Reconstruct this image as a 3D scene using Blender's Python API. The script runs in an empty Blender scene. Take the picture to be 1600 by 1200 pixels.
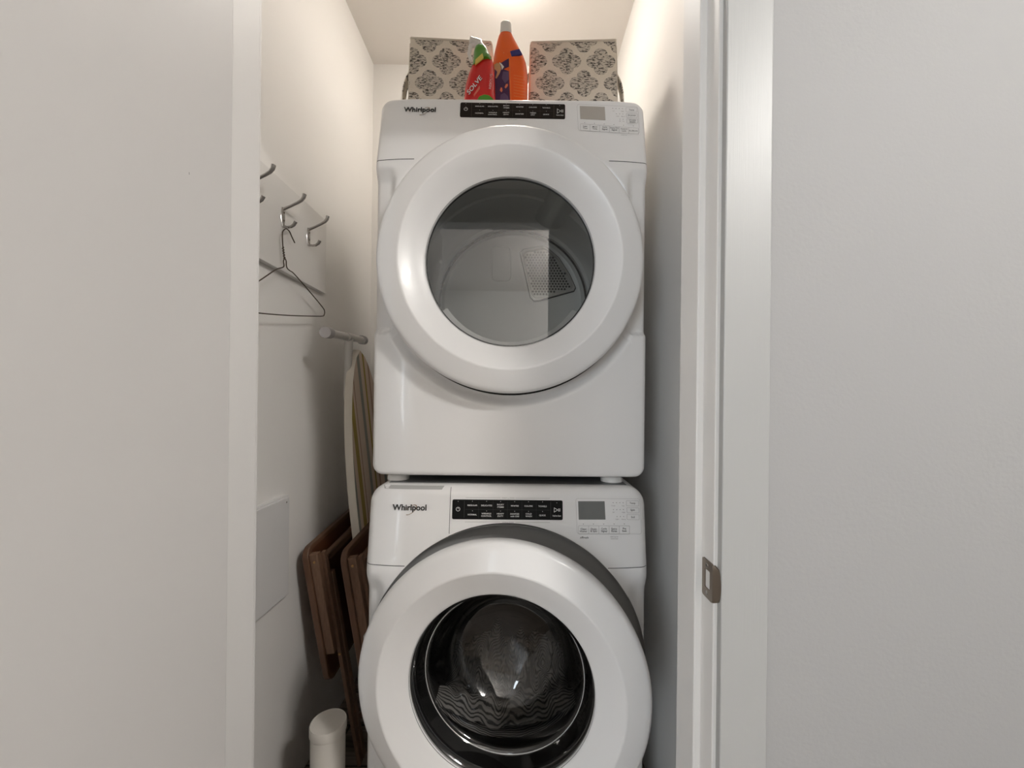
import bpy, bmesh, math, random
from mathutils import Vector, Matrix

# ------------------------------------------------------------------ camera
F, PX, PY, ROLL, HC = 620.0, 811.0, 621.0, math.radians(0.6), 1.195   # focal px, principal point, roll, height
scene = bpy.context.scene
COL = scene.collection
cam_d = bpy.data.cameras.new('camera')
cam_d.sensor_fit = 'HORIZONTAL'
cam_d.sensor_width = 36.0
cam_d.lens = F * 36.0 / 1600.0
cam_d.shift_x = -(PX - 800.0) / 1600.0
cam_d.shift_y = (PY - 600.0) / 1600.0
cam_d.clip_start = 0.02
cam = bpy.data.objects.new('camera', cam_d)
cam.matrix_world = Matrix.Translation((0, 0, HC)) @ Matrix.Rotation(math.radians(90), 4, 'X') @ Matrix.Rotation(ROLL, 4, 'Z')
COL.objects.link(cam)
scene.camera = cam

# ------------------------------------------------------------------ world, lights, exposure
w = bpy.data.worlds.new('world'); scene.world = w
w.use_nodes = True
w.node_tree.nodes['Background'].inputs[0].default_value = (0.75, 0.85, 1.0, 1)
w.node_tree.nodes['Background'].inputs[1].default_value = 0.6
vs = scene.view_settings
vs.view_transform = 'Standard'; vs.look = 'None'; vs.gamma = 1.0; vs.use_curve_mapping = False
vs.exposure = 1.90
scene.cycles.max_bounces = 10
scene.cycles.diffuse_bounces = 5
scene.cycles.glossy_bounces = 5
scene.cycles.transparent_max_bounces = 16
scene.cycles.sample_clamp_indirect = 6.0
scene.cycles.caustics_reflective = False
scene.cycles.caustics_refractive = False

def area(name, loc, size, power, color, rot):
    l = bpy.data.lights.new(name, 'AREA'); l.shape = 'RECTANGLE'
    l.size, l.size_y = size; l.energy = power; l.color = color
    o = bpy.data.objects.new(name, l); o.location = loc; o.rotation_euler = rot
    COL.objects.link(o); return o
# added fill: area light at an unseen, made-up window across the hall (shines toward +Y)
area('window_daylight', (-1.95, -3.66, 1.45), (1.0, 1.8), 16, (0.85, 0.93, 1.0), (math.radians(90), 0, 0))
# unseen fill lights, added: a point in that room, a panel in the hall
pl_ = bpy.data.lights.new('room_pendant_light', 'POINT'); pl_.energy = 52.0; pl_.color = (1.0, 0.975, 0.94); pl_.shadow_soft_size = 0.12
po_ = bpy.data.objects.new('room_pendant_light', pl_); po_.location = (0.95, -2.2, 2.20); COL.objects.link(po_)
area('hall_ceiling_panel', (1.42, -0.80, 2.68), (0.45, 0.25), 13.5, (1.0, 0.97, 0.93), (0, 0, 0))

# ------------------------------------------------------------------ helpers
def true_uv(x, y):
    u, v = x - PX, PY - y
    return u * math.cos(ROLL) - v * math.sin(ROLL), u * math.sin(ROLL) + v * math.cos(ROLL)
def at(x, y, d):
    u, v = true_uv(x, y)
    return Vector((u * d / F, d, HC + v * d / F))
def at_X(x, y, X):
    u, v = true_uv(x, y)
    d = X * F / u
    return Vector((X, d, HC + v * d / F))

def props(o, label=None, cat=None, group=None, kind=None):
    if label: o['label'] = label
    if cat: o['category'] = cat
    if group: o['group'] = group
    if kind: o['kind'] = kind
    return o
def empty(name, loc, label=None, cat=None, group=None):
    o = bpy.data.objects.new(name, None); o.location = loc
    o.empty_display_size = 0.05
    COL.objects.link(o)
    return props(o, label, cat, group)

class MB:
    def __init__(s): s.v, s.f = [], []
    def add(s, vs, fs):
        n = len(s.v); s.v += [tuple(p) for p in vs]; s.f += [tuple(i + n for i in f) for f in fs]; return s
    def box(s, x0, x1, y0, y1, z0, z1):
        return s.add([(x0,y0,z0),(x1,y0,z0),(x1,y1,z0),(x0,y1,z0),(x0,y0,z1),(x1,y0,z1),(x1,y1,z1),(x0,y1,z1)],
                     [(0,3,2,1),(4,5,6,7),(0,1,5,4),(1,2,6,5),(2,3,7,6),(3,0,4,7)])
    def lathe_y(s, prof, cx, cz, n=96, cap0=False, cap1=False):
        """prof: list of (r, y); turns about an axis along Y"""
        m = len(prof); vs = []; fs = []
        for k in range(n):
            a = 2*math.pi*k/n
            for r, y in prof: vs.append((cx + r*math.cos(a), y, cz + r*math.sin(a)))
        for k in range(n):
            k2 = (k+1) % n
            for i in range(m-1): fs.append((k*m+i, k2*m+i, k2*m+i+1, k*m+i+1))
        if cap0: fs.append(tuple(k*m for k in range(n)))
        if cap1: fs.append(tuple(k*m+m-1 for k in reversed(range(n))))
        return s.add(vs, fs)
    def lathe_z(s, prof, cx=0, cy=0, n=32, sx=1.0, sy=1.0, shear=0.0, shy=0.0):
        m = len(prof); vs = []; fs = []
        for k in range(n):
            a = 2*math.pi*k/n
            for r, z in prof: vs.append((cx + sx*r*math.cos(a) + shear*z, cy + sy*r*math.sin(a) + shy*z, z))
        for k in range(n):
            k2 = (k+1) % n
            for i in range(m-1): fs.append((k*m+i, k2*m+i, k2*m+i+1, k*m+i+1))
        fs.append(tuple(k*m for k in reversed(range(n))))
        fs.append(tuple(k*m+m-1 for k in range(n)))
        return s.add(vs, fs)
    def tube(s, pts, r, n=10, closed=False, caps=True):
        pts = [Vector(p) for p in pts]; N = len(pts)
        rad = r if isinstance(r, (list, tuple)) else [r]*N
        vs = []; fs = []; prev = None
        for i, p in enumerate(pts):
            if closed: t = (pts[(i+1) % N] - pts[i-1]).normalized()
            else: t = (pts[min(i+1, N-1)] - pts[max(i-1, 0)]).normalized()
            if prev is None:
                a = Vector((0,0,1)) if abs(t.z) < 0.9 else Vector((1,0,0))
                nrm = (a - t*a.dot(t)).normalized()
            else: nrm = (prev - t*prev.dot(t)).normalized()
            prev = nrm; b = t.cross(nrm)
            for k in range(n):
                an = 2*math.pi*k/n
                vs.append(p + (nrm*math.cos(an) + b*math.sin(an))*rad[i])
        for i in range(N if closed else N-1):
            j = (i+1) % N
            for k in range(n):
                k2 = (k+1) % n
                fs.append((i*n+k, i*n+k2, j*n+k2, j*n+k))
        if caps and not closed:
            fs.append(tuple(reversed(range(n)))); fs.append(tuple((N-1)*n+k for k in range(n)))
        return s.add(vs, fs)
    def strip(s, pts, up, wd):
        """flat ribbon along pts, half width along vector up"""
        vs = []; fs = []
        up = Vector(up)*wd/2
        for p in pts: vs += [Vector(p)-up, Vector(p)+up]
        for i in range(len(pts)-1): fs.append((2*i, 2*i+2, 2*i+3, 2*i+1))
        return s.add(vs, fs)
    def xform(s, M):
        s.v = [tuple(M @ Vector(p)) for p in s.v]; return s
    def build(s, name, mat, parent=None, smooth=True, angle=35, bevel=0, seg=2, origin=None, fix=True):
        me = bpy.data.meshes.new(name)
        off = Vector(origin) if origin else Vector((0,0,0))
        if parent is not None: off = off + world_loc(parent)
        me.from_pydata([tuple(Vector(p)-off) for p in s.v], [], s.f)
        me.validate()
        if fix:
            bm = bmesh.new(); bm.from_mesh(me); bmesh.ops.recalc_face_normals(bm, faces=bm.faces); bm.to_mesh(me); bm.free()
        if smooth:
            me.polygons.foreach_set('use_smooth', [True]*len(me.polygons))
            me.set_sharp_from_angle(angle=math.radians(angle))
        me.materials.append(mat)
        o = bpy.data.objects.new(name, me)
        if origin: o.location = origin
        COL.objects.link(o)
        if parent is not None: o.parent = parent
        if bevel:
            b = o.modifiers.new('bevel', 'BEVEL'); b.width = bevel; b.segments = seg; b.limit_method = 'ANGLE'
            b.angle_limit = math.radians(40)
        return o
def world_loc(o):
    l = Vector((0,0,0))
    while o is not None: l = l + o.location; o = o.parent
    return l
def struct(o): o['kind'] = 'structure'; return o

# text: queue, then turn into meshes grouped per part
TQ = {}
def queue_text(key, s, c, ex, ez, height=None, width=None, extr=0.0):
    TQ.setdefault(key, []).append((s, Vector(c), Vector(ex).normalized(), Vector(ez).normalized(), height, width, extr))
def text_into(mb, key):
    tmp = []
    for (s, c, ex, ez, h, wd, extr) in TQ.pop(key, []):
        cu = bpy.data.curves.new('t', 'FONT'); cu.body = s; cu.size = 1; cu.extrude = extr; cu.resolution_u = 3; cu.offset = 0.022 if extr else 0.012
        o = bpy.data.objects.new('t', cu); COL.objects.link(o); tmp.append((o, c, ex, ez, h, wd))
    bpy.context.view_layer.update()
    dg = bpy.context.evaluated_depsgraph_get()
    for (o, c, ex, ez, h, wd) in tmp:
        me = o.evaluated_get(dg).to_mesh()
        xs = [v.co.x for v in me.vertices]; ys = [v.co.y for v in me.vertices]
        if xs:
            x0, x1, y0, y1 = min(xs), max(xs), min(ys), max(ys)
            sx = sy = 1.0
            if h: sy = h/(0.72); sx = sy
            if wd:
                sx = wd/(x1-x0)
                if not h: sy = sx
            nrm = ex.cross(ez)
            mb.add([c + ex*((v.co.x-(x0+x1)/2)*sx) + ez*((v.co.y-(y0+y1)/2)*sy) + nrm*v.co.z*sy for v in me.vertices],
                   [tuple(p.vertices) for p in me.polygons])
        o.to_mesh_clear()
    for t in tmp:
        cu = t[0].data; bpy.data.objects.remove(t[0]); bpy.data.curves.remove(cu)
    return mb

# ------------------------------------------------------------------ materials
MATS = {}
def srgb(r, g, b):
    f = lambda c: ((c/255+0.055)/1.055)**2.4 if c > 10 else c/255/12.92
    return (f(r), f(g), f(b), 1)
def mat(name, color, rough=0.5, metal=0.0, spec=0.5, coat=0.0, bump=None, noise=None):
    m = bpy.data.materials.new(name); m.use_nodes = True
    nt = m.node_tree; b = nt.nodes['Principled BSDF']
    b.inputs['Base Color'].default_value = color
    b.inputs['Roughness'].default_value = rough
    b.inputs['Metallic'].default_value = metal
    b.inputs['Specular IOR Level'].default_value = spec
    if coat: b.inputs['Coat Weight'].default_value = coat; b.inputs['Coat Roughness'].default_value = 0.06
    tc = nt.nodes.new('ShaderNodeTexCoord')
    if noise:   # (scale, colour2, stretch)
        sc, c2, st = noise
        mp = nt.nodes.new('ShaderNodeMapping'); mp.inputs['Scale'].default_value = st
        n = nt.nodes.new('ShaderNodeTexNoise'); n.inputs['Scale'].default_value = sc; n.inputs['Detail'].default_value = 5
        mx = nt.nodes.new('ShaderNodeMix'); mx.data_type = 'RGBA'
        mx.inputs[6].default_value = color; mx.inputs[7].default_value = c2
        nt.links.new(tc.outputs['Object'], mp.inputs[0]); nt.links.new(mp.outputs[0], n.inputs['Vector'])
        nt.links.new(n.outputs[0], mx.inputs[0]); nt.links.new(mx.outputs[2], b.inputs['Base Color'])
    if bump:    # (scale, strength, distance, stretch)
        sc, st, ds, sv = bump
        mp = nt.nodes.new('ShaderNodeMapping'); mp.inputs['Scale'].default_value = sv
        n = nt.nodes.new('ShaderNodeTexNoise'); n.inputs['Scale'].default_value = sc; n.inputs['Detail'].default_value = 3
        bp = nt.nodes.new('ShaderNodeBump'); bp.inputs['Strength'].default_value = st; bp.inputs['Distance'].default_value = ds
        nt.links.new(tc.outputs['Object'], mp.inputs[0]); nt.links.new(mp.outputs[0], n.inputs['Vector'])
        nt.links.new(n.outputs[0], bp.inputs['Height']); nt.links.new(bp.outputs[0], b.inputs['Normal'])
    MATS[name] = m
    return m
I3 = (1, 1, 1)
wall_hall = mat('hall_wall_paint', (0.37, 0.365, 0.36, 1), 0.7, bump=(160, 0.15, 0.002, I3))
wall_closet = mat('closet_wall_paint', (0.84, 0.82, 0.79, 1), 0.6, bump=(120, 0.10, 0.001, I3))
ceil_m = mat('ceiling_paint', (0.80, 0.76, 0.72, 1), 0.9)
casing_m = mat('casing_paint', (0.42, 0.42, 0.41, 1), 0.4, bump=(60, 0.12, 0.001, (6, 6, 0.25)))  # trim tone lowered, standing in for weaker light on the casings
trim_m = mat('trim_paint', (0.78, 0.765, 0.745, 1), 0.5, bump=(60, 0.12, 0.001, (6, 6, 0.25)))  # same trim, tone raised in place of stronger light on jambs and stops
door_m = mat('door_paint', (0.64, 0.625, 0.61, 1), 0.45, bump=(40, 0.05, 0.001, I3))
white_m = mat('appliance_white', (0.79, 0.785, 0.78, 1), 0.32, coat=0.25)
white_door = mat('appliance_door_white', (0.79, 0.79, 0.79, 1), 0.30, coat=0.2)
seam_m = mat('seam_shadow', (0.08, 0.08, 0.08, 1), 0.8)
black_gloss = mat('control_panel_brown_black', (0.012, 0.008, 0.006, 1), 0.45, spec=0.15)
black_gloss2 = mat('control_panel_black', (0.003, 0.003, 0.003, 1), 0.45, spec=0.15)
print_w = mat('print_white', (0.75, 0.75, 0.73, 1), 0.6)
print_k = mat('print_dark_grey', (0.06, 0.06, 0.06, 1), 0.6)
print_g = mat('print_light_grey', (0.38, 0.37, 0.36, 1), 0.6)
logo_k = mat('logo_black', (0.01, 0.01, 0.01, 1), 0.4)
logo_g = mat('logo_bronze', (0.33, 0.25, 0.19, 1), 0.35, metal=0.6)
lcd_w = mat('display_warm_grey', (0.42, 0.39, 0.35, 1), 0.3)
lcd_g = mat('display_grey', (0.16, 0.165, 0.16, 1), 0.25)
rubber = mat('rubber_dark', (0.012, 0.012, 0.012, 1), 0.5)
grey_plastic = mat('surround_grey_plastic', (0.36, 0.36, 0.355, 1), 0.35)
gasket_m = mat('gasket_grey', (0.022, 0.022, 0.022, 1), 0.5)
drum_grey = mat('drum_enamel_grey', (0.54, 0.55, 0.54, 1), 0.3)
steel = mat('stainless_steel', (0.13, 0.125, 0.12, 1), 0.3, metal=1.0)
grille_m = mat('grille_metal', (0.42, 0.41, 0.39, 1), 0.35, metal=0.7)
hole_m = mat('hole_black', (0.01, 0.01, 0.01, 1), 0.8)
chrome = mat('brushed_nickel', (0.44, 0.42, 0.40, 1), 0.15, metal=1.0)
bronze = mat('strike_nickel', (0.27, 0.225, 0.185, 1), 0.35, metal=1.0)
wire_m = mat('hanger_wire', (0.10, 0.075, 0.055, 1), 0.35, metal=0.8)
rack_m = mat('rack_board_paint', (0.74, 0.72, 0.69, 1), 0.4)
panel_m = mat('access_panel_paint', (0.72, 0.71, 0.70, 1), 0.45)
wood_d = mat('tray_board_wood', (0.050, 0.014, 0.004, 1), 0.4, noise=(9, (0.085, 0.026, 0.008, 1), (8, 1.2, 8)))
wood_l = mat('tray_leg_wood', (0.11, 0.054, 0.031, 1), 0.5, noise=(40, (0.23, 0.135, 0.085, 1), (6, 6, 0.8)))
wood_e = mat('tray_edge_wood', (0.145, 0.074, 0.043, 1), 0.45, noise=(20, (0.105, 0.05, 0.027, 1), (6, 1, 1)))
brass = mat('brass_screw', (0.6, 0.36, 0.16, 1), 0.3, metal=1.0)
tube_w = mat('tube_white', (0.62, 0.60, 0.57, 1), 0.35)
cap_g = mat('foot_cap_grey', (0.42, 0.40, 0.40, 1), 0.5)
canister_m = mat('canister_white', (0.66, 0.63, 0.58, 1), 0.4)
red_m = mat('bottle_red', (0.62, 0.012, 0.010, 1), 0.25)
green_m = mat('cap_green', (0.07, 0.27, 0.015, 1), 0.3)
orange_m = mat('bottle_orange', (0.95, 0.13, 0.004, 1), 0.28)
purple_m = mat('label_purple', (0.06, 0.012, 0.08, 1), 0.4)
purple_l = mat('label_light_purple', (0.13, 0.07, 0.17, 1), 0.4)
skin_m = mat('label_hand', (0.62, 0.33, 0.17, 1), 0.5)
pink_m = mat('label_coral', (0.8, 0.22, 0.11, 1), 0.5)
yellow_m = mat('label_yellow', (0.70, 0.55, 0.12, 1), 0.5)
blue_m = mat('label_blue', (0.03, 0.03, 0.20, 1), 0.4)
pwhite = mat('plastic_white', (0.80, 0.78, 0.75, 1), 0.35)
liner_m = mat('basket_liner', (0.70, 0.65, 0.57, 1), 0.9)

def glass_mat(name, tint, gloss_tint, rough, ior):
    m = bpy.data.materials.new(name); m.use_nodes = True; nt = m.node_tree
    nt.nodes.clear()
    out = nt.nodes.new('ShaderNodeOutputMaterial'); mix = nt.nodes.new('ShaderNodeMixShader')
    tr = nt.nodes.new('ShaderNodeBsdfTransparent'); tr.inputs[0].default_value = (*tint, 1)
    gl = nt.nodes.new('ShaderNodeBsdfGlossy'); gl.inputs['Color'].default_value = (*gloss_tint, 1); gl.inputs['Roughness'].default_value = rough
    fr = nt.nodes.new('ShaderNodeFresnel'); fr.inputs[0].default_value = ior
    nt.links.new(fr.outputs[0], mix.inputs[0]); nt.links.new(tr.outputs[0], mix.inputs[1]); nt.links.new(gl.outputs[0], mix.inputs[2])
    nt.links.new(mix.outputs[0], out.inputs[0])
    return m
glass_dry = glass_mat('dryer_glass', (0.80, 0.82, 0.82), (1, 1, 1), 0.0, 1.70)
glass_bowl = glass_mat('washer_bowl_glass', (0.70, 0.69, 0.68), (1, 1, 1), 0.01, 1.75)
glass_win = glass_mat('window_glass', (0.95, 0.97, 0.98), (1, 1, 1), 0.0, 1.45)

def emit(name, color, strength):
    m = bpy.data.materials.new(name); m.use_nodes = True
    b = m.node_tree.nodes['Principled BSDF']
    b.inputs['Base Color'].default_value = (0.8, 0.8, 0.8, 1)
    b.inputs['Emission Color'].default_value = (*color, 1); b.inputs['Emission Strength'].default_value = strength
    return m

def floor_material():
    m = mat('floor_vinyl_plank', (0.2, 0.15, 0.11, 1), 0.35)
    nt = m.node_tree; b = nt.nodes['Principled BSDF']
    tc = nt.nodes.new('ShaderNodeTexCoord')
    br = nt.nodes.new('ShaderNodeTexBrick')
    br.inputs['Color1'].default_value = (0.20, 0.16, 0.13, 1); br.inputs['Color2'].default_value = (0.30, 0.26, 0.22, 1)
    br.inputs['Mortar'].default_value = (0.03, 0.025, 0.02, 1)
    br.inputs['Scale'].default_value = 1.0; br.inputs['Brick Width'].default_value = 1.2; br.inputs['Row Height'].default_value = 0.16
    br.inputs['Mortar Size'].default_value = 0.003
    mp = nt.nodes.new('ShaderNodeMapping'); mp.inputs['Scale'].default_value = (3, 40, 1)
    n = nt.nodes.new('ShaderNodeTexNoise'); n.inputs['Scale'].default_value = 1.0; n.inputs['Detail'].default_value = 6; n.inputs['Distortion'].default_value = 1.5
    mx = nt.nodes.new('ShaderNodeMix'); mx.data_type = 'RGBA'; mx.blend_type = 'MULTIPLY'; mx.inputs[0].default_value = 0.8
    cr = nt.nodes.new('ShaderNodeValToRGB'); cr.color_ramp.elements[0].position = 0.35; cr.color_ramp.elements[1].position = 0.65
    cr.color_ramp.elements[0].color = (0.25, 0.23, 0.22, 1); cr.color_ramp.elements[1].color = (1.3, 1.3, 1.3, 1)
    nt.links.new(tc.outputs['Object'], br.inputs['Vector']); nt.links.new(tc.outputs['Object'], mp.inputs[0])
    nt.links.new(mp.outputs[0], n.inputs['Vector']); nt.links.new(n.outputs[0], cr.inputs[0])
    nt.links.new(br.outputs[0], mx.inputs[6]); nt.links.new(cr.outputs[0], mx.inputs[7]); nt.links.new(mx.outputs[2], b.inputs['Base Color'])
    return m
floor_m = floor_material()

def fabric_material(phx, phz):
    """cream linen with staggered quatrefoils drawn in dark broken strokes (object X / Z, metres)"""
    m = mat('basket_fabric', (0.55, 0.48, 0.38, 1), 0.95); nt = m.node_tree; b = nt.nodes['Principled BSDF']
    L = nt.links.new
    def math_(op, a, bb=None, c=None):
        n = nt.nodes.new('ShaderNodeMath'); n.operation = op
        for i, v in enumerate((a, bb, c)):
            if v is None: continue
            if isinstance(v, (int, float)): n.inputs[i].default_value = v
            else: L(v, n.inputs[i])
        return n.outputs[0]
    tc = nt.nodes.new('ShaderNodeTexCoord'); sp = nt.nodes.new('ShaderNodeSeparateXYZ'); L(tc.outputs['Object'], sp.inputs[0])
    hx = math_('ADD', sp.outputs[0], sp.outputs[1])
    px = math_('MULTIPLY_ADD', hx, 1/0.1015, phx); pz = math_('MULTIPLY_ADD', sp.outputs[2], 1/0.133, phz)
    masks = []
    for off in (0.0, 0.5):
        a = math_('ABSOLUTE', math_('SUBTRACT', math_('FRACT', math_('ADD', px, 10.0+off)), 0.5))
        c = math_('ABSOLUTE', math_('SUBTRACT', math_('FRACT', math_('ADD', pz, 10.0+off)), 0.5))
        c = math_('MULTIPLY', c, 1.40)
        hi = math_('MAXIMUM', a, c); lo = math_('MINIMUM', a, c)
        r1 = math_('SQRT', math_('ADD', math_('POWER', math_('SUBTRACT', hi, 0.22), 2.0), math_('POWER', lo, 2.0)))
        lobe = math_('LESS_THAN', r1, 0.205)
        dia = math_('LESS_THAN', math_('ADD', a, c), 0.40)
        masks.append(math_('MAXIMUM', lobe, dia))
    mask = math_('MAXIMUM', masks[0], masks[1])
    cb = nt.nodes.new('ShaderNodeCombineXYZ'); L(hx, cb.inputs[0]); L(sp.outputs[2], cb.inputs[2])
    mp = nt.nodes.new('ShaderNodeMapping'); mp.inputs['Scale'].default_value = (95, 1, 300); mp.inputs['Rotation'].default_value = (0, 0.2, 0)
    L(cb.outputs[0], mp.inputs[0])
    n = nt.nodes.new('ShaderNodeTexNoise'); n.inputs['Scale'].default_value = 1.0; n.inputs['Detail'].default_value = 2.0; n.inputs['Distortion'].default_value = 0.8
    L(mp.outputs[0], n.inputs['Vector'])
    stroke = nt.nodes.new('ShaderNodeMapRange'); stroke.inputs[1].default_value = 0.50; stroke.inputs[2].default_value = 0.58
    L(n.outputs[0], stroke.inputs[0])
    fac = math_('MULTIPLY', math_('ADD', math_('MULTIPLY', stroke.outputs[0], 0.72), 0.20), mask)
    n2 = nt.nodes.new('ShaderNodeTexNoise'); n2.inputs['Scale'].default_value = 260
    L(tc.outputs['Object'], n2.inputs['Vector'])
    base = nt.nodes.new('ShaderNodeMix'); base.data_type = 'RGBA'
    base.inputs[6].default_value = (0.74, 0.67, 0.57, 1); base.inputs[7].default_value = (0.84, 0.78, 0.69, 1); L(n2.outputs[0], base.inputs[0])
    mx = nt.nodes.new('ShaderNodeMix'); mx.data_type = 'RGBA'; mx.inputs[7].default_value = (0.045, 0.038, 0.032, 1)
    L(fac, mx.inputs[0]); L(base.outputs[2], mx.inputs[6]); L(mx.outputs[2], b.inputs['Base Color'])
    bp = nt.nodes.new('ShaderNodeBump'); bp.inputs['Strength'].default_value = 0.3; bp.inputs['Distance'].default_value = 0.001
    L(n2.outputs[0], bp.inputs['Height']); L(bp.outputs[0], b.inputs['Normal'])
    return m

def ironing_material():
    m = mat('ironing_cover_stripes', (0.55, 0.46, 0.36, 1), 0.9); nt = m.node_tree; b = nt.nodes['Principled BSDF']; L = nt.links.new
    tc = nt.nodes.new('ShaderNodeTexCoord'); sp = nt.nodes.new('ShaderNodeSeparateXYZ'); L(tc.outputs['Object'], sp.inputs[0])
    # stripes run along the board and drift towards its front edge with height
    k = nt.nodes.new('ShaderNodeMath'); k.operation = 'MULTIPLY_ADD'; k.inputs[1].default_value = 0.10; k.inputs[2].default_value = 0.0
    L(sp.outputs[2], k.inputs[0])
    s = nt.nodes.new('ShaderNodeMath'); s.operation = 'ADD'; L(sp.outputs[1], s.inputs[0]); L(k.outputs[0], s.inputs[1])
    r = nt.nodes.new('ShaderNodeMapRange'); r.inputs[1].default_value = -0.19; r.inputs[2].default_value = 0.27
    L(s.outputs[0], r.inputs[0])
    cr = nt.nodes.new('ShaderNodeValToRGB'); cr.color_ramp.interpolation = 'CONSTANT'
    cream, tan, olive, grey, brown = (0.74, 0.68, 0.60, 1), (0.68, 0.55, 0.44, 1), (0.36, 0.27, 0.07, 1), (0.30, 0.30, 0.25, 1), (0.42, 0.28, 0.19, 1)
    stops = [(0, cream), (0.10, grey), (0.17, tan), (0.22, olive), (0.28, tan), (0.31, brown), (0.325, tan), (0.42, grey), (0.47, tan),
             (0.53, olive), (0.56, tan), (0.62, brown), (0.65, tan), (0.74, grey), (0.80, tan), (0.9, brown)]
    e = cr.color_ramp.elements
    e[0].position, e[0].color = stops[0]; e[1].position, e[1].color = stops[1]
    for p, c in stops[2:]:
        x = e.new(p); x.color = c
    L(r.outputs[0], cr.inputs[0]); L(cr.outputs[0], b.inputs['Base Color'])
    return m
iron_m = ironing_material()
iron_edge = mat('ironing_cover_hem', (0.76, 0.71, 0.63, 1), 0.9, noise=(6, (0.68, 0.63, 0.55, 1), (1, 1, 1)))

# ------------------------------------------------------------------ the setting
XL, XR = -0.676, 0.42          # closet side walls
YB, YF, YI = 1.80, 0.58, 0.70  # closet back, hall face and closet face of the front wall
ZC = 2.70
HL, HR = -2.0, 1.7             # hall ends
YO = -0.95                     # hall's far wall
JL, JR, ZH = -0.463, 0.287, 2.05
def wall(name, boxes, m):
    b = MB()
    for q in boxes: b.box(*q)
    return struct(b.build(name, m, smooth=False))
T = 0.1
wall('floor', [(-2.6, HR+T, -3.8, YB+T, -0.1, 0.0)], floor_m)
wall('ceiling', [(-2.6, HR+T, -3.8, YB+T, ZC, ZC+0.1)], ceil_m)
wall('wall_left', [(XL-T, XL, YI, YB+T, 0, ZC)], wall_closet)
wall('wall_right', [(XR, XR+T, YI, YB+T, 0, ZC)], wall_closet)
wall('wall_back', [(XL, XR, YB, YB+T, 0, ZC)], wall_closet)
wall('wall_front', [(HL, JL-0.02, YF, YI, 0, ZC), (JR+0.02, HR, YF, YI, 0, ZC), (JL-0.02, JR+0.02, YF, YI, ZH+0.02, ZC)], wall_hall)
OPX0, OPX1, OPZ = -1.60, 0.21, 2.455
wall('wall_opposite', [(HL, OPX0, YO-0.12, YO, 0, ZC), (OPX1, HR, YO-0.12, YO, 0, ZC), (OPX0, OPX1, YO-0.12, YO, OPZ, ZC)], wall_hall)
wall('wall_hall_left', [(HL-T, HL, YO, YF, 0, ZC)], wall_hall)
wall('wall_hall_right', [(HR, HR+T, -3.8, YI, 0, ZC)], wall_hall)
room_w = mat('room_wall_paint', (0.72, 0.71, 0.69, 1), 0.8)
WX0, WX1, WZ0, WZ1 = -2.50, -1.40, 0.50, 2.40
wall('wall_room_left', [(-2.6, -2.5, -3.7, YO-0.12, 0, ZC)], room_w)
wall('wall_room_back', [(-2.6, WX0, -3.8, -3.7, 0, ZC), (WX1, HR, -3.8, -3.7, 0, ZC), (WX0, WX1, -3.8, -3.7, 0, WZ0), (WX0, WX1, -3.8, -3.7, WZ1, ZC)], room_w)
wb = MB()
for q in ((WX0, WX1, -3.78, -3.70, WZ0, WZ0+0.05), (WX0, WX1, -3.78, -3.70, WZ1-0.05, WZ1),
          (WX0, WX0+0.05, -3.78, -3.70, WZ0, WZ1), (WX1-0.05, WX1, -3.78, -3.70, WZ0, WZ1)): wb.box(*q)
win = struct(wb.build('window_1', trim_m, smooth=False))  # unseen window, made up to go with the added fill light
MB().box(WX0+0.05, WX1-0.05, -3.745, -3.74, WZ0+0.05, WZ1-0.05).build('pane', glass_win, win, smooth=False)

# door frame: jambs with stops, head, casings
def jamb(name, xin, sgn):
    """xin: face of the jamb; sgn +1 = right-hand jamb"""
    b = MB()
    x0, x1 = sorted((xin, xin + sgn*0.02))
    b.box(x0, x1, YF, YI, 0, ZH)
    o = struct(b.build(name, trim_m, smooth=False, bevel=0.0015))
    s0, s1 = sorted((xin - sgn*0.011, xin + sgn*0.001))
    MB().box(s0, s1, 0.617, 0.683, 0, ZH-0.011).build('door_stop', trim_m, o, smooth=False, bevel=0.002)
    c0, c1 = sorted((xin + sgn*0.005, xin + sgn*0.072))
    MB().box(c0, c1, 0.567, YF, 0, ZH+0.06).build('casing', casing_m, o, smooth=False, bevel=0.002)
    c0, c1 = sorted((xin + sgn*0.005, xin + sgn*0.072))
    MB().box(c0, c1, YI, YI+0.012, 0, ZH+0.06).build('inner_casing', trim_m, o, smooth=False, bevel=0.002)
    return o
jr = jamb('trim_1', JR, 1)
jamb('trim_2', JL, -1)
hd = struct(MB().box(JL-0.02, JR+0.02, YF, YI, ZH, ZH+0.02).build('trim_3', trim_m, smooth=False))
MB().box(JL+0.011, JR-0.011, 0.617, 0.683, ZH-0.011, ZH).build('door_stop', trim_m, hd, smooth=False)
MB().box(JL-0.072, JR+0.072, 0.567, YF, ZH+0.005, ZH+0.072).build('casing', casing_m, hd, smooth=False, bevel=0.002)

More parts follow.
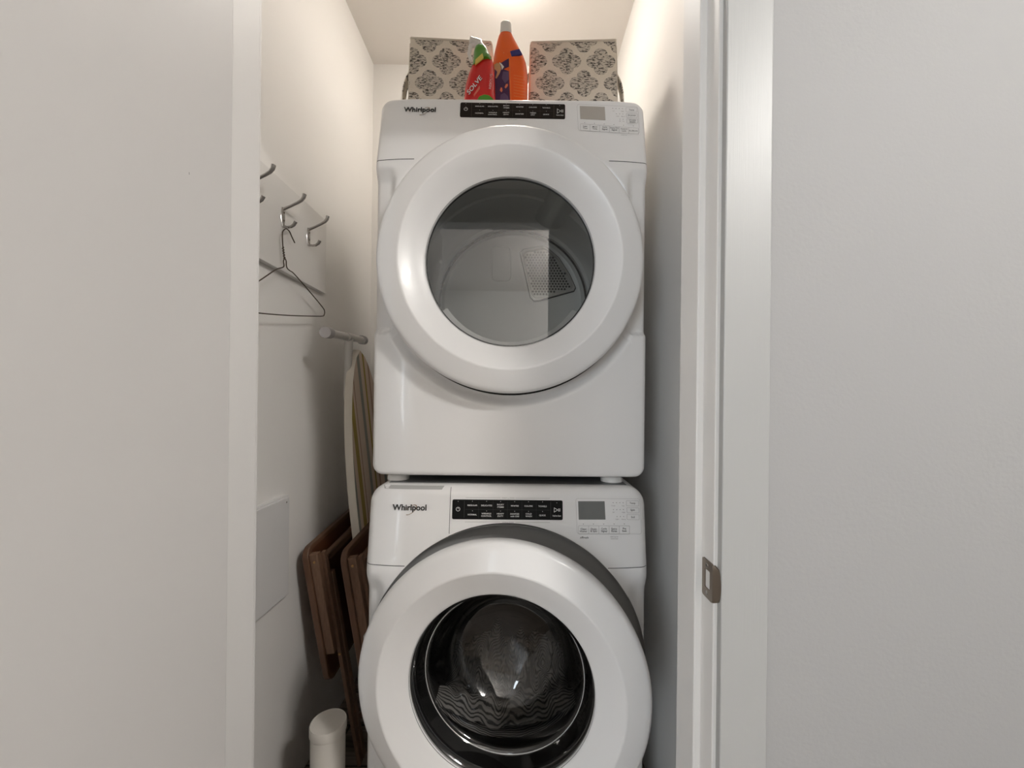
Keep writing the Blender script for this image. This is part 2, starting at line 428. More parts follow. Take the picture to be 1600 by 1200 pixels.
# strike plate on the latch jamb
ZS = 0.925
def rrect(x0, x1, y0, y1, r, n=5):
    pts = []
    for cx, cy, a0 in ((x1-r, y1-r, 0), (x0+r, y1-r, 90), (x0+r, y0+r, 180), (x1-r, y0+r, 270)):
        for k in range(n+1):
            a = math.radians(a0 + 90*k/n); pts.append((cx + r*math.cos(a), cy + r*math.sin(a)))
    return pts
def plate_with_hole(outer, inner, to3, th):
    """outer/inner same count loops of 2D points; to3(p, depth) -> 3D"""
    n = len(outer); b = MB(); vs = []
    for dep in (0, th):
        vs += [to3(p, dep) for p in outer] + [to3(p, dep) for p in inner]
    fs = []
    for k in range(n):
        j = (k+1) % n
        fs += [(k, j, n+j, n+k), (2*n+k, 3*n+k, 3*n+j, 2*n+j), (k, 2*n+k, 2*n+j, j), (n+k, n+j, 3*n+j, 3*n+k)]
    return b.add(vs, fs)
pl = plate_with_hole(rrect(0.5795, 0.612, ZS-0.0285, ZS+0.0285, 0.004), rrect(0.588, 0.604, ZS-0.014, ZS+0.014, 0.002),
                     lambda p, dpt: (JR - 0.0018 + dpt, p[0], p[1]), 0.0018)
sp_o = pl.build('strike_plate', bronze, jr, smooth=False)
sp_o['label'] = 'bronze-coloured metal strike plate'
MB().box(JR+0.0002, JR+0.0006, 0.588, 0.604, ZS-0.014, ZS+0.014).build('latch_pocket', pwhite, sp_o, smooth=False)
lip = MB(); N = 14; vs = []
for k in range(N+1):
    t = -1 + 2*k/N; z = ZS + t*0.0275
    ext = 0.0125*math.sqrt(max(0, 1 - abs(t)**2.6))
    for off in (0, 0.002):
        vs += [(JR-0.0018+off, 0.5795, z), (JR+0.0005+off+ext*0.35, 0.5795-ext*0.9, z)]
fs = []
for k in range(N):
    a, c = k*4, (k+1)*4
    fs += [(a, c, c+1, a+1), (a+2, a+3, c+3, c+2), (a+1, c+1, c+3, a+3)]
lip.add(vs, fs).build('strike_lip', bronze, sp_o)
for dz in (-0.0205, 0.0205):
    c = MB(); pr = [(0.0, JR-0.0027), (0.0022, JR-0.0027), (0.0035, JR-0.0017)]
    b = MB().lathe_y([(r, y) for r, y in pr], 0, 0, 16)
    b.v = [(p[1], 0.597+p[0], ZS+dz+p[2]) for p in b.v]
    b.build('screw', chrome, sp_o)

# door leaf swung open beside the camera, hinged on the left jamb
dl = struct(MB().box(-0.449, -0.414, -0.185, 0.568, 0.012, 2.04).build('door_1', door_m, smooth=False, bevel=0.002))
for zz in (0.25, 1.06, 1.85):
    MB().tube([(-0.456, 0.574, zz-0.045), (-0.456, 0.574, zz+0.045)], 0.006, 12).build('hinge', chrome, dl)
for sx, x in ((1, -0.414), (-1, -0.449)):
    kb = MB().lathe_z([(0.027, 0), (0.027, 0.006), (0.011, 0.010), (0.011, 0.032), (0.022, 0.036), (0.027, 0.048), (0.022, 0.060), (0.008, 0.064)], n=24)
    kb.v = [(x + sx*p[2], -0.125 + p[0], 0.92 + p[1]) for p in kb.v]
    kb.build('door_knob', bronze, dl)

sc_ = at_X(295.5, 271, -0.4139)
MB().add([sc_+Vector((0, -0.0003, 0.0016)), sc_+Vector((0, 0.0004, 0.0014)), sc_+Vector((0, 0.0006, -0.0012)), sc_+Vector((0, 0.0001, -0.0016))], [(0, 1, 2, 3)]).build('scuff_mark', print_k, dl, smooth=False, fix=False)

# ------------------------------------------------------------------ appliances
def sstep(a, b, x):
    t = max(0.0, min(1.0, (x-a)/(b-a))); return t*t*(3-2*t)

class Machine:
    def __init__(s, **k): s.__dict__.update(k)
    def sdf(s, x, z):
        X, Z = abs(x - s.cx), z - (s.z0+s.z1)/2
        r = s.rt if Z > 0 else s.rb
        qx, qz = X - (s.W - r), abs(Z) - ((s.z1-s.z0)/2 - r)
        return -(math.hypot(max(qx,0), max(qz,0)) + min(max(qx,qz),0) - r)
    def front(s, x, z, fillet=True):
        X = abs(x - s.cx)
        y = s.y0
        if z > s.zs - 0.02:
            t = z - (s.zs - 0.02)
            y += s.slope * (t if t > 0.04 else t*t/0.08 + 0.02*(t/0.04)) if t < 0.04 else s.slope*t
        if X > 0.235: y += s.curve*((X-0.235)/0.108)**2
        y += s.extra(x, z)
        if fillet:
            d = s.sdf(x, z); rf = s.rf
            if d < rf: y += rf - math.sqrt(max(0.0, rf*rf - (rf-d)**2))
        return y
    def outline(s):
        pts = []; hz = (s.z1-s.z0)/2; zc = (s.z0+s.z1)/2; W = s.W; step = 0.007
        def seg(a, b):
            n = max(2, int(math.dist(a, b)/step))
            for i in range(n): pts.append((a[0]+(b[0]-a[0])*i/n, a[1]+(b[1]-a[1])*i/n))
        def arc(cx, cz, r, a0):
            for i in range(14):
                a = math.radians(a0+90*i/14); pts.append((cx+r*math.cos(a), cz+r*math.sin(a)))
        rt, rb = s.rt, s.rb
        seg((W, -hz+rb), (W, hz-rt)); arc(W-rt, hz-rt, rt, 0)
        seg((W-rt, hz), (-W+rt, hz)); arc(-W+rt, hz-rt, rt, 90)
        seg((-W, hz-rt), (-W, -hz+rb)); arc(-W+rb, -hz+rb, rb, 180)
        seg((-W+rb, -hz), (W-rb, -hz)); arc(W-rb, -hz+rb, rb, 270)
        return [(s.cx+p[0], zc+p[1]) for p in pts]
    def build_body(s, root, m, backmat):
        ol = s.outline(); n = len(ol); rings = 30
        vs = []
        for (x, z) in ol:
            dx, dz = x-s.cx, z-s.zc; L = math.hypot(dx, dz); ux, uz = dx/L, dz/L
            Lr = L - s.hole
            edge = min(s.rf*1.6, Lr*0.5)
            for i in range(rings):
                if i < rings-10:
                    q = i/(rings-11); t = (Lr-edge)*q
                    if Lr-edge > 0.09: t = 0.025+0.040*(q/0.6) if 0 < q <= 0.6 else (0 if i == 0 else 0.065+(Lr-edge-0.065)*(q-0.6)/0.4)
                else: t = (Lr-edge) + edge*math.sin(math.pi/2*(i-(rings-11))/10)
                r = s.hole + t
                px, pz = s.cx+ux*r, s.zc+uz*r
                vs.append((px, s.front(px, pz), pz))
        fs = []
        for k in range(n):
            j = (k+1) % n
            for i in range(rings-1): fs.append((k*rings+i, j*rings+i, j*rings+i+1, k*rings+i+1))
        fp = MB().add(vs, fs)
        base = len(fp.v)
        fp.v += [(x, s.y1, z) for x, z in ol]
        for k in range(n):
            j = (k+1) % n
            fp.f.append((k*rings+rings-1, j*rings+rings-1, base+j, base+k))
        fp.f.append(tuple(base+k for k in range(n)))
        return fp.build('cabinet', m, root, angle=40)
    def seam(s, root, pts, wd=0.0016, name='seam', m=None):
        """pts: list of (x, z) on the front"""
        P = [Vector((x, s.front(x, z)-0.0005, z)) for x, z in pts]
        d = (P[-1]-P[0]).normalized()
        up = (Vector((0, 1, 0)).cross(d)).normalized()
        return MB().strip(P, up, wd).build(name, m or seam_m, root, smooth=False)
    def plane(s):
        z = s.zs + 0.06
        O = Vector((s.cx, s.y0 + s.slope*(z-(s.zs-0.02)), z))
        ez = Vector((0, s.slope, 1)).normalized(); ex = Vector((1, 0, 0))
        return O, ex, ez, ex.cross(ez)
    def hit(s, x, y, lift=0.0):
        O, ex, ez, n = s.plane()
        u, v = true_uv(x, y); d = Vector((u/F, 1, v/F)); C = Vector((0, 0, HC))
        O = O + n*lift
        t = (O-C).dot(n)/d.dot(n)
        return C + d*t
# ex x ez : x=(1,0,0), z~(0,s,1) -> (0*1-0*s, 0*0-1*1, s) = (0,-1,s) : faces the viewer

# --- dryer
def dryer_extra(x, z):
    X = abs(x-DR.cx); r = math.hypot(x-DR.cx, z-DR.zc)
    a = sstep(0.352, 0.326, r)
    b = sstep(0.285, 0.305, X) * sstep(DR.zc-0.170, DR.zc-0.155, z) * sstep(DR.zs-0.012, DR.zs-0.055, z)
    return max(0.012*a, 0.016*b)
DR = Machine(cx=-0.0247, zc=1.5205, y0=0.985, y1=1.72, z0=0.998, z1=1.971, W=0.343, rt=0.030, rb=0.026, rf=0.011,
             zs=1.786, slope=0.215, curve=0.010, hole=0.292, extra=dryer_extra)
dryer = empty('dryer', (DR.cx, 1.35, DR.z0-0.0215),
              'white front-load clothes dryer with clear round door, stacked on top of the washer', 'dryer')
DR.build_body(dryer, white_m, seam_m)
for sg in (-1, 1):
    xs = [DR.cx + sg*(0.3425 - 0.004*i) for i in range(26)]
    pts = [(x, DR.zs) for x in xs if math.hypot(x-DR.cx, DR.zs-DR.zc) > 0.318]
    DR.seam(dryer, pts)
MB().lathe_y([(0.3205, DR.y0+0.0095), (0.300, DR.y0+0.0095)], DR.cx, DR.zc, 160).build('door_gap', hole_m, dryer, fix=False)
# feet
for sx in (-0.29, 0.27):
    for yy in (1.045, 1.62):
        MB().lathe_z([(0.022, DR.z0-0.0215), (0.028, DR.z0-0.020), (0.028, DR.z0-0.012), (0.024, DR.z0-0.006), (0.012, DR.z0-0.005), (0.012, DR.z0+0.004)],
                     DR.cx+sx, yy, 24).build('foot', pwhite, dryer)
# door
prof = [(0.285, 0.990), (0.306, 0.984), (0.3145, 0.972), (0.3165, 0.955), (0.3165, 0.940), (0.3145, 0.9325), (0.309, 0.9285), (0.302, 0.9265),
        (0.264, 0.9153), (0.2605, 0.9146), (0.2575, 0.9156), (0.225, 0.9385), (0.210, 0.949), (0.2055, 0.9515), (0.2035, 0.954), (0.2035, 0.966), (0.24, 0.985)]
ddoor = MB().lathe_y(prof, DR.cx, DR.zc, 160).build('door', white_door, dryer, angle=50)
MB().lathe_y([(0.2042, 0.952), (0.2042, 0.961), (0.2005, 0.961), (0.2005, 0.954)], DR.cx, DR.zc, 128).build('glass_seal', rubber, ddoor)
gl = MB().lathe_y([(0.0002, 0.9575), (0.2035, 0.9575)], DR.cx, DR.zc, 96).build('door_glass', glass_dry, ddoor, fix=False)
# drum seen through the glass
YD = 1.385
prof = [(0.236, 0.986), (0.236, 1.002), (0.250, 1.006), (0.288, 1.012), (0.290, 1.03), (0.290, 1.20), (0.284, 1.205), (0.284, 1.225), (0.290, 1.23),
        (0.290, 1.325), (0.285, 1.352), (0.272, 1.372), (0.262, 1.378), (0.2605, 1.392), (0.2525, 1.392), (0.251, YD), (0.238, YD-0.004), (0.225, YD), (0.001, YD)]
drum = MB().lathe_y(prof, DR.cx, DR.zc, 128).build('drum', drum_grey, dryer, angle=25)
# groove around the drum back
MB().lathe_y([(0.2600, 1.3905), (0.2530, 1.3905)], DR.cx, DR.zc, 128).build('drum_gap', hole_m, drum, fix=False)
# lint screen housing at the lower edge of the opening
ph = []
for k in range(21):
    a = math.radians(-146 + 112*k/20)
    ph.append(Vector((DR.cx + 0.212*math.cos(a), 0.985, DR.zc + 0.212*math.sin(a))))
b = MB(); vs = []; fs = []
for k, p in enumerate(ph):
    rd = Vector((p.x-DR.cx, 0, p.z-DR.zc)).normalized()
    vs += [p + rd*0.024 + Vector((0, -0.015, 0)), p - rd*0.024 + Vector((0, 0.004, 0)), p - rd*0.016 + Vector((0, 0.05, 0)), p + rd*0.024 + Vector((0, 0.06, 0))]
for k in range(20):
    for i in range(3): fs.append((k*4+i, k*4+i+1, (k+1)*4+i+1, (k+1)*4+i))
fs += [(0, 1, 2, 3), (80, 83, 82, 81)]
b.add(vs, fs).build('lint_filter_housing', mat('housing_light_grey', (0.42, 0.41, 0.40, 1), 0.5), dryer)
# vent grille: pixel outline on the drum back
gq = [(814.5, 396), (820, 391.5), (849, 386.5), (854, 388.5), (872, 404), (888, 429), (897, 449), (895, 453.5), (843, 468), (835, 468.5), (830, 463)]
G = [at(x, y, YD-0.004) for x, y in gq]
cen = sum(G, Vector())/len(G)
def loop_scaled(f, y): return [Vector((cen.x+(p.x-cen.x)*f, y, cen.z+(p.z-cen.z)*f)) for p in G]
b = MB(); vs = loop_scaled(1.04, YD-0.001) + loop_scaled(1.03, YD-0.010) + loop_scaled(0.95, YD-0.010) + loop_scaled(0.92, YD-0.003)
n = len(G); fs = []
for r_ in range(3):
    for k in range(n): fs.append((r_*n+k, r_*n+(k+1) % n, (r_+1)*n+(k+1) % n, (r_+1)*n+k))
fs.append(tuple(3*n+k for k in range(n)))
gr = b.add(vs, fs).build('vent_grille', grille_m, drum, angle=30)
MB().tube(loop_scaled(1.045, YD-0.003), 0.0028, 8, closed=True).build('grille_gasket', hole_m, drum)
def inside(p, poly):
    c = False; j = len(poly)-1
    for i in range(len(poly)):
        a, q = poly[i], poly[j]
        if (a.z > p.z) != (q.z > p.z) and p.x < (q.x-a.x)*(p.z-a.z)/(q.z-a.z)+a.x: c = not c
        j = i
    return c
hb = MB(); poly = loop_scaled(0.87, 0); pit = 0.0105
for i in range(-14, 15):
    for j in range(-14, 15):
        p = Vector((cen.x + pit*(i + 0.5*(j % 2)), 0, cen.z + pit*0.866*j))
        if inside(p, poly):
            pts = [(p.x+0.0040*math.cos(a*math.pi/3), YD-0.0036, p.z+0.0040*math.sin(a*math.pi/3)) for a in range(6)]
            hb.add(pts, [tuple(range(6))])
hb.build('grille_holes', hole_m, drum, smooth=False, fix=False)['kind'] = 'stuff'
# pressed rounded rectangle on the drum back
rr = [at(x, y, YD) for x, y in rrect(768.5, 797.5, 385, 439, 7, 5)]
MB().tube([p + Vector((0, -0.0008, 0)) for p in rr], 0.0022, 8, closed=True).build('drum_emboss', drum_grey, drum)
# lifting vanes
def vane(ang, hgt=0.045):
    b = MB(); N = 12; vs = []; fs = []
    for i in range(N+1):
        t = i/N; y = 1.045 + 0.30*t; h = hgt*math.sin(math.pi*min(1, max(0.0, 0.06+0.88*t)))**0.6
        a0 = math.radians(ang + 10*(t-0.5))
        for (dr, da) in ((0.0, -9), (h*0.8, -3.5), (h, 0), (h*0.8, 3.5), (0.0, 9)):
            a = a0 + math.radians(da); r = 0.290 - dr
            vs.append((DR.cx + r*math.cos(a), y, DR.zc + r*math.sin(a)))
    for i in range(N):
        for k in range(4): fs.append((i*5+k, i*5+k+1, (i+1)*5+k+1, (i+1)*5+k))
    fs += [(0, 1, 2, 3, 4), tuple(N*5+k for k in (4, 3, 2, 1, 0))]
    return b.add(vs, fs).build('drum_vane', drum_grey, drum, angle=60)
vane(62); vane(182); vane(302)

# --- washer
def washer_extra(x, z):
    r = math.hypot(x-WA.cx, z-WA.zc)
    X = abs(x-WA.cx)
    b = sstep(0.285, 0.32, X) * sstep(WA.zs-0.02, WA.zs-0.075, z)
    return 0.018*b
WA = Machine(cx=-0.0260, zc=0.556, y0=0.944, y1=1.74, z0=0.02, z1=0.9765, W=0.343, rt=0.047, rb=0.026, rf=0.020,
             zs=0.790, slope=0.150, curve=0.012, hole=0.334, extra=washer_extra)
washer = empty('washer', (WA.cx, 1.34, 0.0),
               'white front-load washing machine with dark bowl-glass door ajar, under the dryer', 'washer')
WA.build_body(washer, white_m, seam_m)
for sg in (-1, 1):
    xs = [WA.cx + sg*(0.3425 - 0.004*i) for i in range(30)]
    pts = [(x, WA.zs) for x in xs if math.hypot(x-WA.cx, WA.zs-WA.zc) > 0.335]
    WA.seam(washer, pts)
pd = WA.hit(703, 800)
xd = pd.x
WA.seam(washer, [(xd, z) for z in [0.972-0.004*i for i in range(60)] if math.hypot(xd-WA.cx, z-WA.zc) > 0.336], 0.0013)
# pull recess along the top of the dispenser drawer
b = MB(); a0, a1 = at(597, 764, 0.978).x, at(694, 764, 0.978).x
for k, (zz0, ins) in enumerate(((0.9742, 0.0), (0.9722, 0.0015), (0.9700, 0.003), (0.9665, 0.005))):
    for q in range(9):
        x_ = a0+ins + (a1-a0-2*ins)*q/8
        b.v.append((x_, WA.front(x_, zz0)-0.0006, zz0))
for k in range(3):
    for q in range(8): b.f.append((k*9+q, k*9+q+1, (k+1)*9+q+1, (k+1)*9+q))
b.build('drawer_pull', mat('pull_recess_grey', (0.40, 0.40, 0.39, 1), 0.5), washer, smooth=False)
for sx in (-0.29, 0.29):
    for yy in (1.02, 1.66):
        MB().lathe_z([(0.024, 0.0), (0.028, 0.003), (0.028, 0.012), (0.014, 0.016), (0.014, 0.028)], WA.cx+sx, yy, 20).build('foot', rubber, washer)
MB().box(WA.cx-0.300, WA.cx+0.300, 1.003, 1.70, 0.9755, 0.9772).build('top_panel', mat('top_panel_grey', (0.16, 0.165, 0.165, 1), 0.35), washer, smooth=False)  # dark sheet painted in for the dryer's shade on the washer top
# grey ring behind the door, gasket, drum
MB().lathe_y([(0.3350, 0.9465), (0.3335, 0.955), (0.327, 0.972), (0.312, 0.984), (0.290, 0.988), (0.272, 0.985), (0.262, 0.988), (0.255, 1.0)], WA.cx, WA.zc, 160).build('door_surround', grey_plastic, washer, angle=60)
MB().lathe_y([(0.257, 0.990), (0.250, 0.976), (0.240, 0.972), (0.230, 0.978), (0.228, 0.992), (0.236, 1.005), (0.232, 1.02), (0.222, 1.03), (0.226, 1.05), (0.245, 1.06)], WA.cx, WA.zc, 96).build('door_gasket', gasket_m, washer, angle=60)
wdrum = MB().lathe_y([(0.245, 1.055), (0.262, 1.07), (0.262, 1.44), (0.24, 1.47), (0.001, 1.48)], WA.cx, WA.zc, 96).build('drum', steel, washer, angle=40)
hb = MB()
for i in range(12):
    y = 1.10 + i*0.028
    for k in range(56):
        a = 2*math.pi*(k+0.5*(i % 2))/56
        c = Vector((WA.cx+0.2612*math.cos(a), y, WA.zc+0.2612*math.sin(a)))
        t = Vector((-math.sin(a), 0, math.cos(a)))
        hb.add([c + t*0.003*math.cos(q*math.pi/3) + Vector((0, 0.003*math.sin(q*math.pi/3), 0)) for q in range(6)], [tuple(range(6))])
hb.build('drum_perforations', hole_m, wdrum, smooth=False, fix=False)['kind'] = 'stuff'
# door, swung a little open about its left hinge
DZ = 0.016
AJ = Matrix.Translation((WA.cx-0.325, 0.945, 0)) @ Matrix.Rotation(math.radians(-6.8), 4, 'Z') @ Matrix.Translation((-(WA.cx-0.325), -0.945, 0))
prof = [(0.240, 0.955), (0.285, 0.950), (0.302, 0.938), (0.3115, 0.918), (0.3155, 0.896), (0.3160, 0.884), (0.3140, 0.8755), (0.308, 0.8705), (0.300, 0.868),
        (0.264, 0.8543), (0.2605, 0.8536), (0.2575, 0.8546), (0.225, 0.873), (0.208, 0.881), (0.2030, 0.883), (0.2010, 0.886), (0.2005, 0.892)]
zcw = WA.zc + DZ
wdoor = MB().lathe_y(prof, WA.cx, zcw, 160).xform(AJ).build('door', white_door, washer, angle=50)
MB().lathe_y([(0.2015, 0.884), (0.2015, 0.965), (0.24, 0.965)], WA.cx, zcw, 128).xform(AJ).build('glass_bezel', rubber, wdoor, angle=50)
MB().lathe_y([(0.2005, 0.8885), (0.196, 0.892), (0.190, 0.906), (0.1835, 0.930), (0.1815, 0.934), (0.1795, 0.934), (0.1745, 0.945), (0.166, 0.985), (0.154, 1.015), (0.135, 1.040), (0.105, 1.056), (0.06, 1.064), (0.0005, 1.066)],
             WA.cx, zcw, 128).xform(AJ).build('door_glass', glass_bowl, wdoor, angle=80, fix=False)
MB().tube([AJ @ Vector((WA.cx+0.1815*math.cos(2*math.pi*k/96), 0.9335, zcw+0.1815*math.sin(2*math.pi*k/96))) for k in range(96)], 0.0010, 6, closed=True).build('bowl_rim', mat('bowl_rim_glass', (0.55, 0.55, 0.55, 1), 0.08, spec=0.8), wdoor)  # pale ring painted in for the highlight along the bowl glass edge
hg = MB().box(WA.cx-0.332, WA.cx-0.318, 0.925, 0.975, WA.zc-0.08, WA.zc+0.08)
hg.build('door_hinge', grey_plastic, washer, smooth=False, bevel=0.003)

# laundry lying in the drum, seen through the bowl
def cloth_material():
    m = mat('laundry_swirl_print', (0.2, 0.2, 0.2, 1), 0.9); nt = m.node_tree; b_ = nt.nodes['Principled BSDF']
    tc = nt.nodes.new('ShaderNodeTexCoord'); wv = nt.nodes.new('ShaderNodeTexWave'); wv.wave_type = 'RINGS'
    wv.inputs['Scale'].default_value = 48; wv.inputs['Distortion'].default_value = 7; wv.inputs['Detail'].default_value = 1.5; wv.inputs['Detail Scale'].default_value = 0.6
    cr = nt.nodes.new('ShaderNodeValToRGB'); cr.color_ramp.elements[0].position = 0.15; cr.color_ramp.elements[1].position = 0.60
    cr.color_ramp.elements[0].color = (0.05, 0.05, 0.05, 1); cr.color_ramp.elements[1].color = (0.42, 0.41, 0.39, 1)
    nt.links.new(tc.outputs['Object'], wv.inputs[0]); nt.links.new(wv.outputs[1], cr.inputs[0]); nt.links.new(cr.outputs[0], b_.inputs['Base Color'])
    return m
lb = MB(); NX, NY = 56, 44
for j in range(NY+1):
    y = 0.0 + j/NY
    yy = 1.000 + 0.36*y
    rg = 0.221 + 0.040*sstep(1.058, 1.085, yy)
    for i in range(NX+1):
        t = -1+2*i/NX
        x_ = 0.80*0.221*t
        zc_ = WA.zc - math.sqrt(rg*rg - x_*x_)
        hgt = (0.058 + 0.075*sstep(0.15, 0.8, y))*max(0.0, 1-abs(t)**3.2)
        hgt *= 1 + 0.20*math.sin(9*t+5*y)*math.cos(7*y-2*t) + 0.12*math.sin(17*t-11*y+1.0) + 0.08*math.sin(29*t+9*y)
        hgt *= 0.15 + 0.85*min(1.0, 5*(1-y))*min(1.0, 0.35+6*y)
        lb.v.append((WA.cx+x_, yy, zc_ + 0.003 + max(0.0, hgt)))
for j in range(NY):
    for i in range(NX): lb.f.append((j*(NX+1)+i, j*(NX+1)+i+1, (j+1)*(NX+1)+i+1, (j+1)*(NX+1)+i))
base_n = len(lb.v)
for j in range(NY+1):
    for i in range(NX+1):
        p = lb.v[j*(NX+1)+i]; x_ = p[0]-WA.cx; rg = 0.221 + 0.040*sstep(1.058, 1.085, p[1])
        lb.v.append((p[0], p[1], WA.zc - math.sqrt(rg*rg - x_*x_) + 0.0015))
for j in range(NY):
    for i in range(NX): lb.f.append((base_n+j*(NX+1)+i, base_n+(j+1)*(NX+1)+i, base_n+(j+1)*(NX+1)+i+1, base_n+j*(NX+1)+i+1))
lo_ = lb.build('laundry', cloth_material(), origin=(WA.cx, 1.24, WA.zc-0.26), angle=80)
props(lo_, 'crumpled grey and black swirl-patterned laundry inside the washer drum', 'laundry')

# --- printed consoles
def quad_prism(M, pts, lift, th):
    """thin raised plate: pixel corner points on the console plane"""
    O, ex, ez, n = M.plane()
    P = [M.hit(x, y) for x, y in pts]
    m_ = len(P)
    vs = [p + n*lift for p in P] + [p - n*th for p in P]
    fs = [tuple(range(m_))] + [(k, (k+1) % m_, m_+(k+1) % m_, m_+k) for k in range(m_)]
    return MB().add(vs, fs)
def rounded_quad(c, rpx=2.5, n=4):
    """c: 4 corners TL TR BR BL -> rounded polygon"""
    out = []
    for i in range(4):
        p, a, b_ = Vector(c[i]), Vector(c[i-1]), Vector(c[(i+1) % 4])
        u = p + (a-p).normalized()*rpx; w_ = p + (b_-p).normalized()*rpx
        for k in range(n+1):
            t = k/n; out.append(tuple(u*(1-t)**2 + p*2*t*(1-t) + w_*t*t))
    return out
def outline_px(mb, M, c, wd, lift, closed=True):
    O, ex, ez, n = M.plane()
    P = [M.hit(x, y)+n*lift for x, y in c]
    N = len(P)
    for i in range(N if closed else N-1):
        a, b_ = P[i], P[(i+1) % N]; d = (b_-a).normalized(); q = n.cross(d)*wd/2
        mb.add([a-q-d*wd/2, b_-q+d*wd/2, b_+q+d*wd/2, a+q-d*wd/2], [(0, 1, 2, 3)])
def dot_px(mb, M, x, y, r, lift, seg=8):
    O, ex, ez, n = M.plane(); c = M.hit(x, y)+n*lift
    mb.add([c + ex*r*math.cos(2*math.pi*k/seg)+ez*r*math.sin(2*math.pi*k/seg) for k in range(seg)], [tuple(range(seg))])
def ring_px(mb, M, x, y, r, wd, lift, a0=0, a1=360, seg=24, sx=1.0, rot=0.0):
    O, ex, ez, n = M.plane(); c = M.hit(x, y)+n*lift
    vs = []
    for k in range(seg+1):
        a = math.radians(a0+(a1-a0)*k/seg)
        for rr_ in (r-wd/2, r+wd/2):
            lx, lz = rr_*sx*math.cos(a), rr_*math.sin(a)
            vs.append(c + ex*(lx*math.cos(rot)-lz*math.sin(rot)) + ez*(lx*math.sin(rot)+lz*math.cos(rot)))
    mb.add(vs, [(2*k, 2*k+2, 2*k+3, 2*k+1) for k in range(seg)])
def label(M, key, s, x, y, wpx=None, h=0.0034, lift=0.0016):
    O, ex, ez, n = M.plane(); c = M.hit(x, y)+n*lift
    wd = (M.hit(x+wpx/2, y)-M.hit(x-wpx/2, y)).length if wpx else None
    queue_text(key, s, c, ex, ez, height=h, width=wd)

def console(M, root, P):
    lf = 0.0012
    panel = quad_prism(M, rounded_quad(P['panel']), lf, 0.002).build('control_panel', P['pmat'], root, smooth=False)
    tl, tr_, br, bl = [Vector(p) for p in P['panel']]
    dv = MB()
    for fx in (0.108, 0.892):
        a, b_ = tl.lerp(tr_, fx), bl.lerp(br, fx)
        outline_px(dv, M, [a.lerp(b_, 0.08), a.lerp(b_, 0.92)], 0.0009, lf+0.0002, False)
    a, b_ = tl.lerp(bl, 0.5), tr_.lerp(br, 0.5)
    outline_px(dv, M, [a.lerp(b_, 0.12), a.lerp(b_, 0.88)], 0.0005, lf+0.0002, False)
    for k in range(1, 6):
        fx = 0.108 + 0.784*k/6
        a, b_ = tl.lerp(tr_, fx), bl.lerp(br, fx)
        outline_px(dv, M, [a.lerp(b_, 0.08), a.lerp(b_, 0.92)], 0.0004, lf+0.0002, False)
    dv.build('button_dividers', mat('divider_brown', P['divc'], 0.5), panel, smooth=False, fix=False)
    key = 'panel_' + root.name
    for s, x, y, wpx in P['words']: label(M, key, s, x, y, wpx, P['wh'], lf+0.0005)
    lt = text_into(MB(), key)
    for x, y in P['leds']: dot_px(lt, M, x, y, 0.0007, lf+0.0005)
    x, y = P['power']
    ring_px(lt, M, x, y, 0.0045, 0.0011, lf+0.0005, 110, 430)
    outline_px(lt, M, [(x+0.15, y-3.3), (x+0.15, y-0.6)], 0.0010, lf+0.0005, False)
    x, y = P['play']
    outline_px(lt, M, [(x-4.6, y-3.4), (x+0.9, y), (x-4.6, y+3.4)], 0.0010, lf+0.0005)
    for dx in (2.2, 4.2): outline_px(lt, M, [(x+dx, y-1.9), (x+dx, y+1.9)], 0.0013, lf+0.0005, False)
    lt.build('panel_lettering', print_w, panel, smooth=False, fix=False)
    # light-grey captions above and below
    for s, x, y, wpx in P['captions']: label(M, key+'c', s, x, y, wpx, 0.0026, 0.0006)
    ct = text_into(MB(), key+'c')
    for a, b_ in P['lines']: outline_px(ct, M, [a, b_], 0.0007, 0.0006, False)
    if 'frame' in P: outline_px(ct, M, rounded_quad(P['frame'], 4), 0.0005, 0.0006)
    for bx in P['boxes']: outline_px(ct, M, rounded_quad(bx, 1.0, 2), 0.0006, 0.0006)
    ct.build('printed_outlines', print_g, root, smooth=False, fix=False)['kind'] = 'stuff'
    for s, x, y, wpx, h in P['dark']: label(M, key+'d', s, x, y, wpx, h, 0.0006)
    dk = text_into(MB(), key+'d')
    for x, y in P['dots']: dot_px(dk, M, x, y, 0.0009, 0.0006)
    dk.build('button_lettering', print_k, root, smooth=False, fix=False)
    disp = quad_prism(M, P['display'], 0.0007, 0.001).build('display', P['dmat'], root, smooth=False)
    # brand name with its loop
    x, y, wpx = P['logo']
    label(M, key+'l', 'Whirlpool', x, y, wpx, None, 0.0012)
    TQ[key+'l'] = [q[:6]+(0.02,) for q in TQ[key+'l']]
    lg = text_into(MB(), key+'l').build('brand_name', logo_k, root, smooth=False, fix=False)
    sw = MB()
    ring_px(sw, M, P['loop'][0], P['loop'][1], 0.0078, 0.0012, 0.0011, -160, 62, 32, 2.1, math.radians(38))
    ring_px(sw, M, P['loop'][0], P['loop'][1], 0.0078, 0.0012, 0.0011, 75, 120, 12, 2.1, math.radians(38))
    sw.build('brand_loop', logo_g, lg, smooth=False, fix=False)

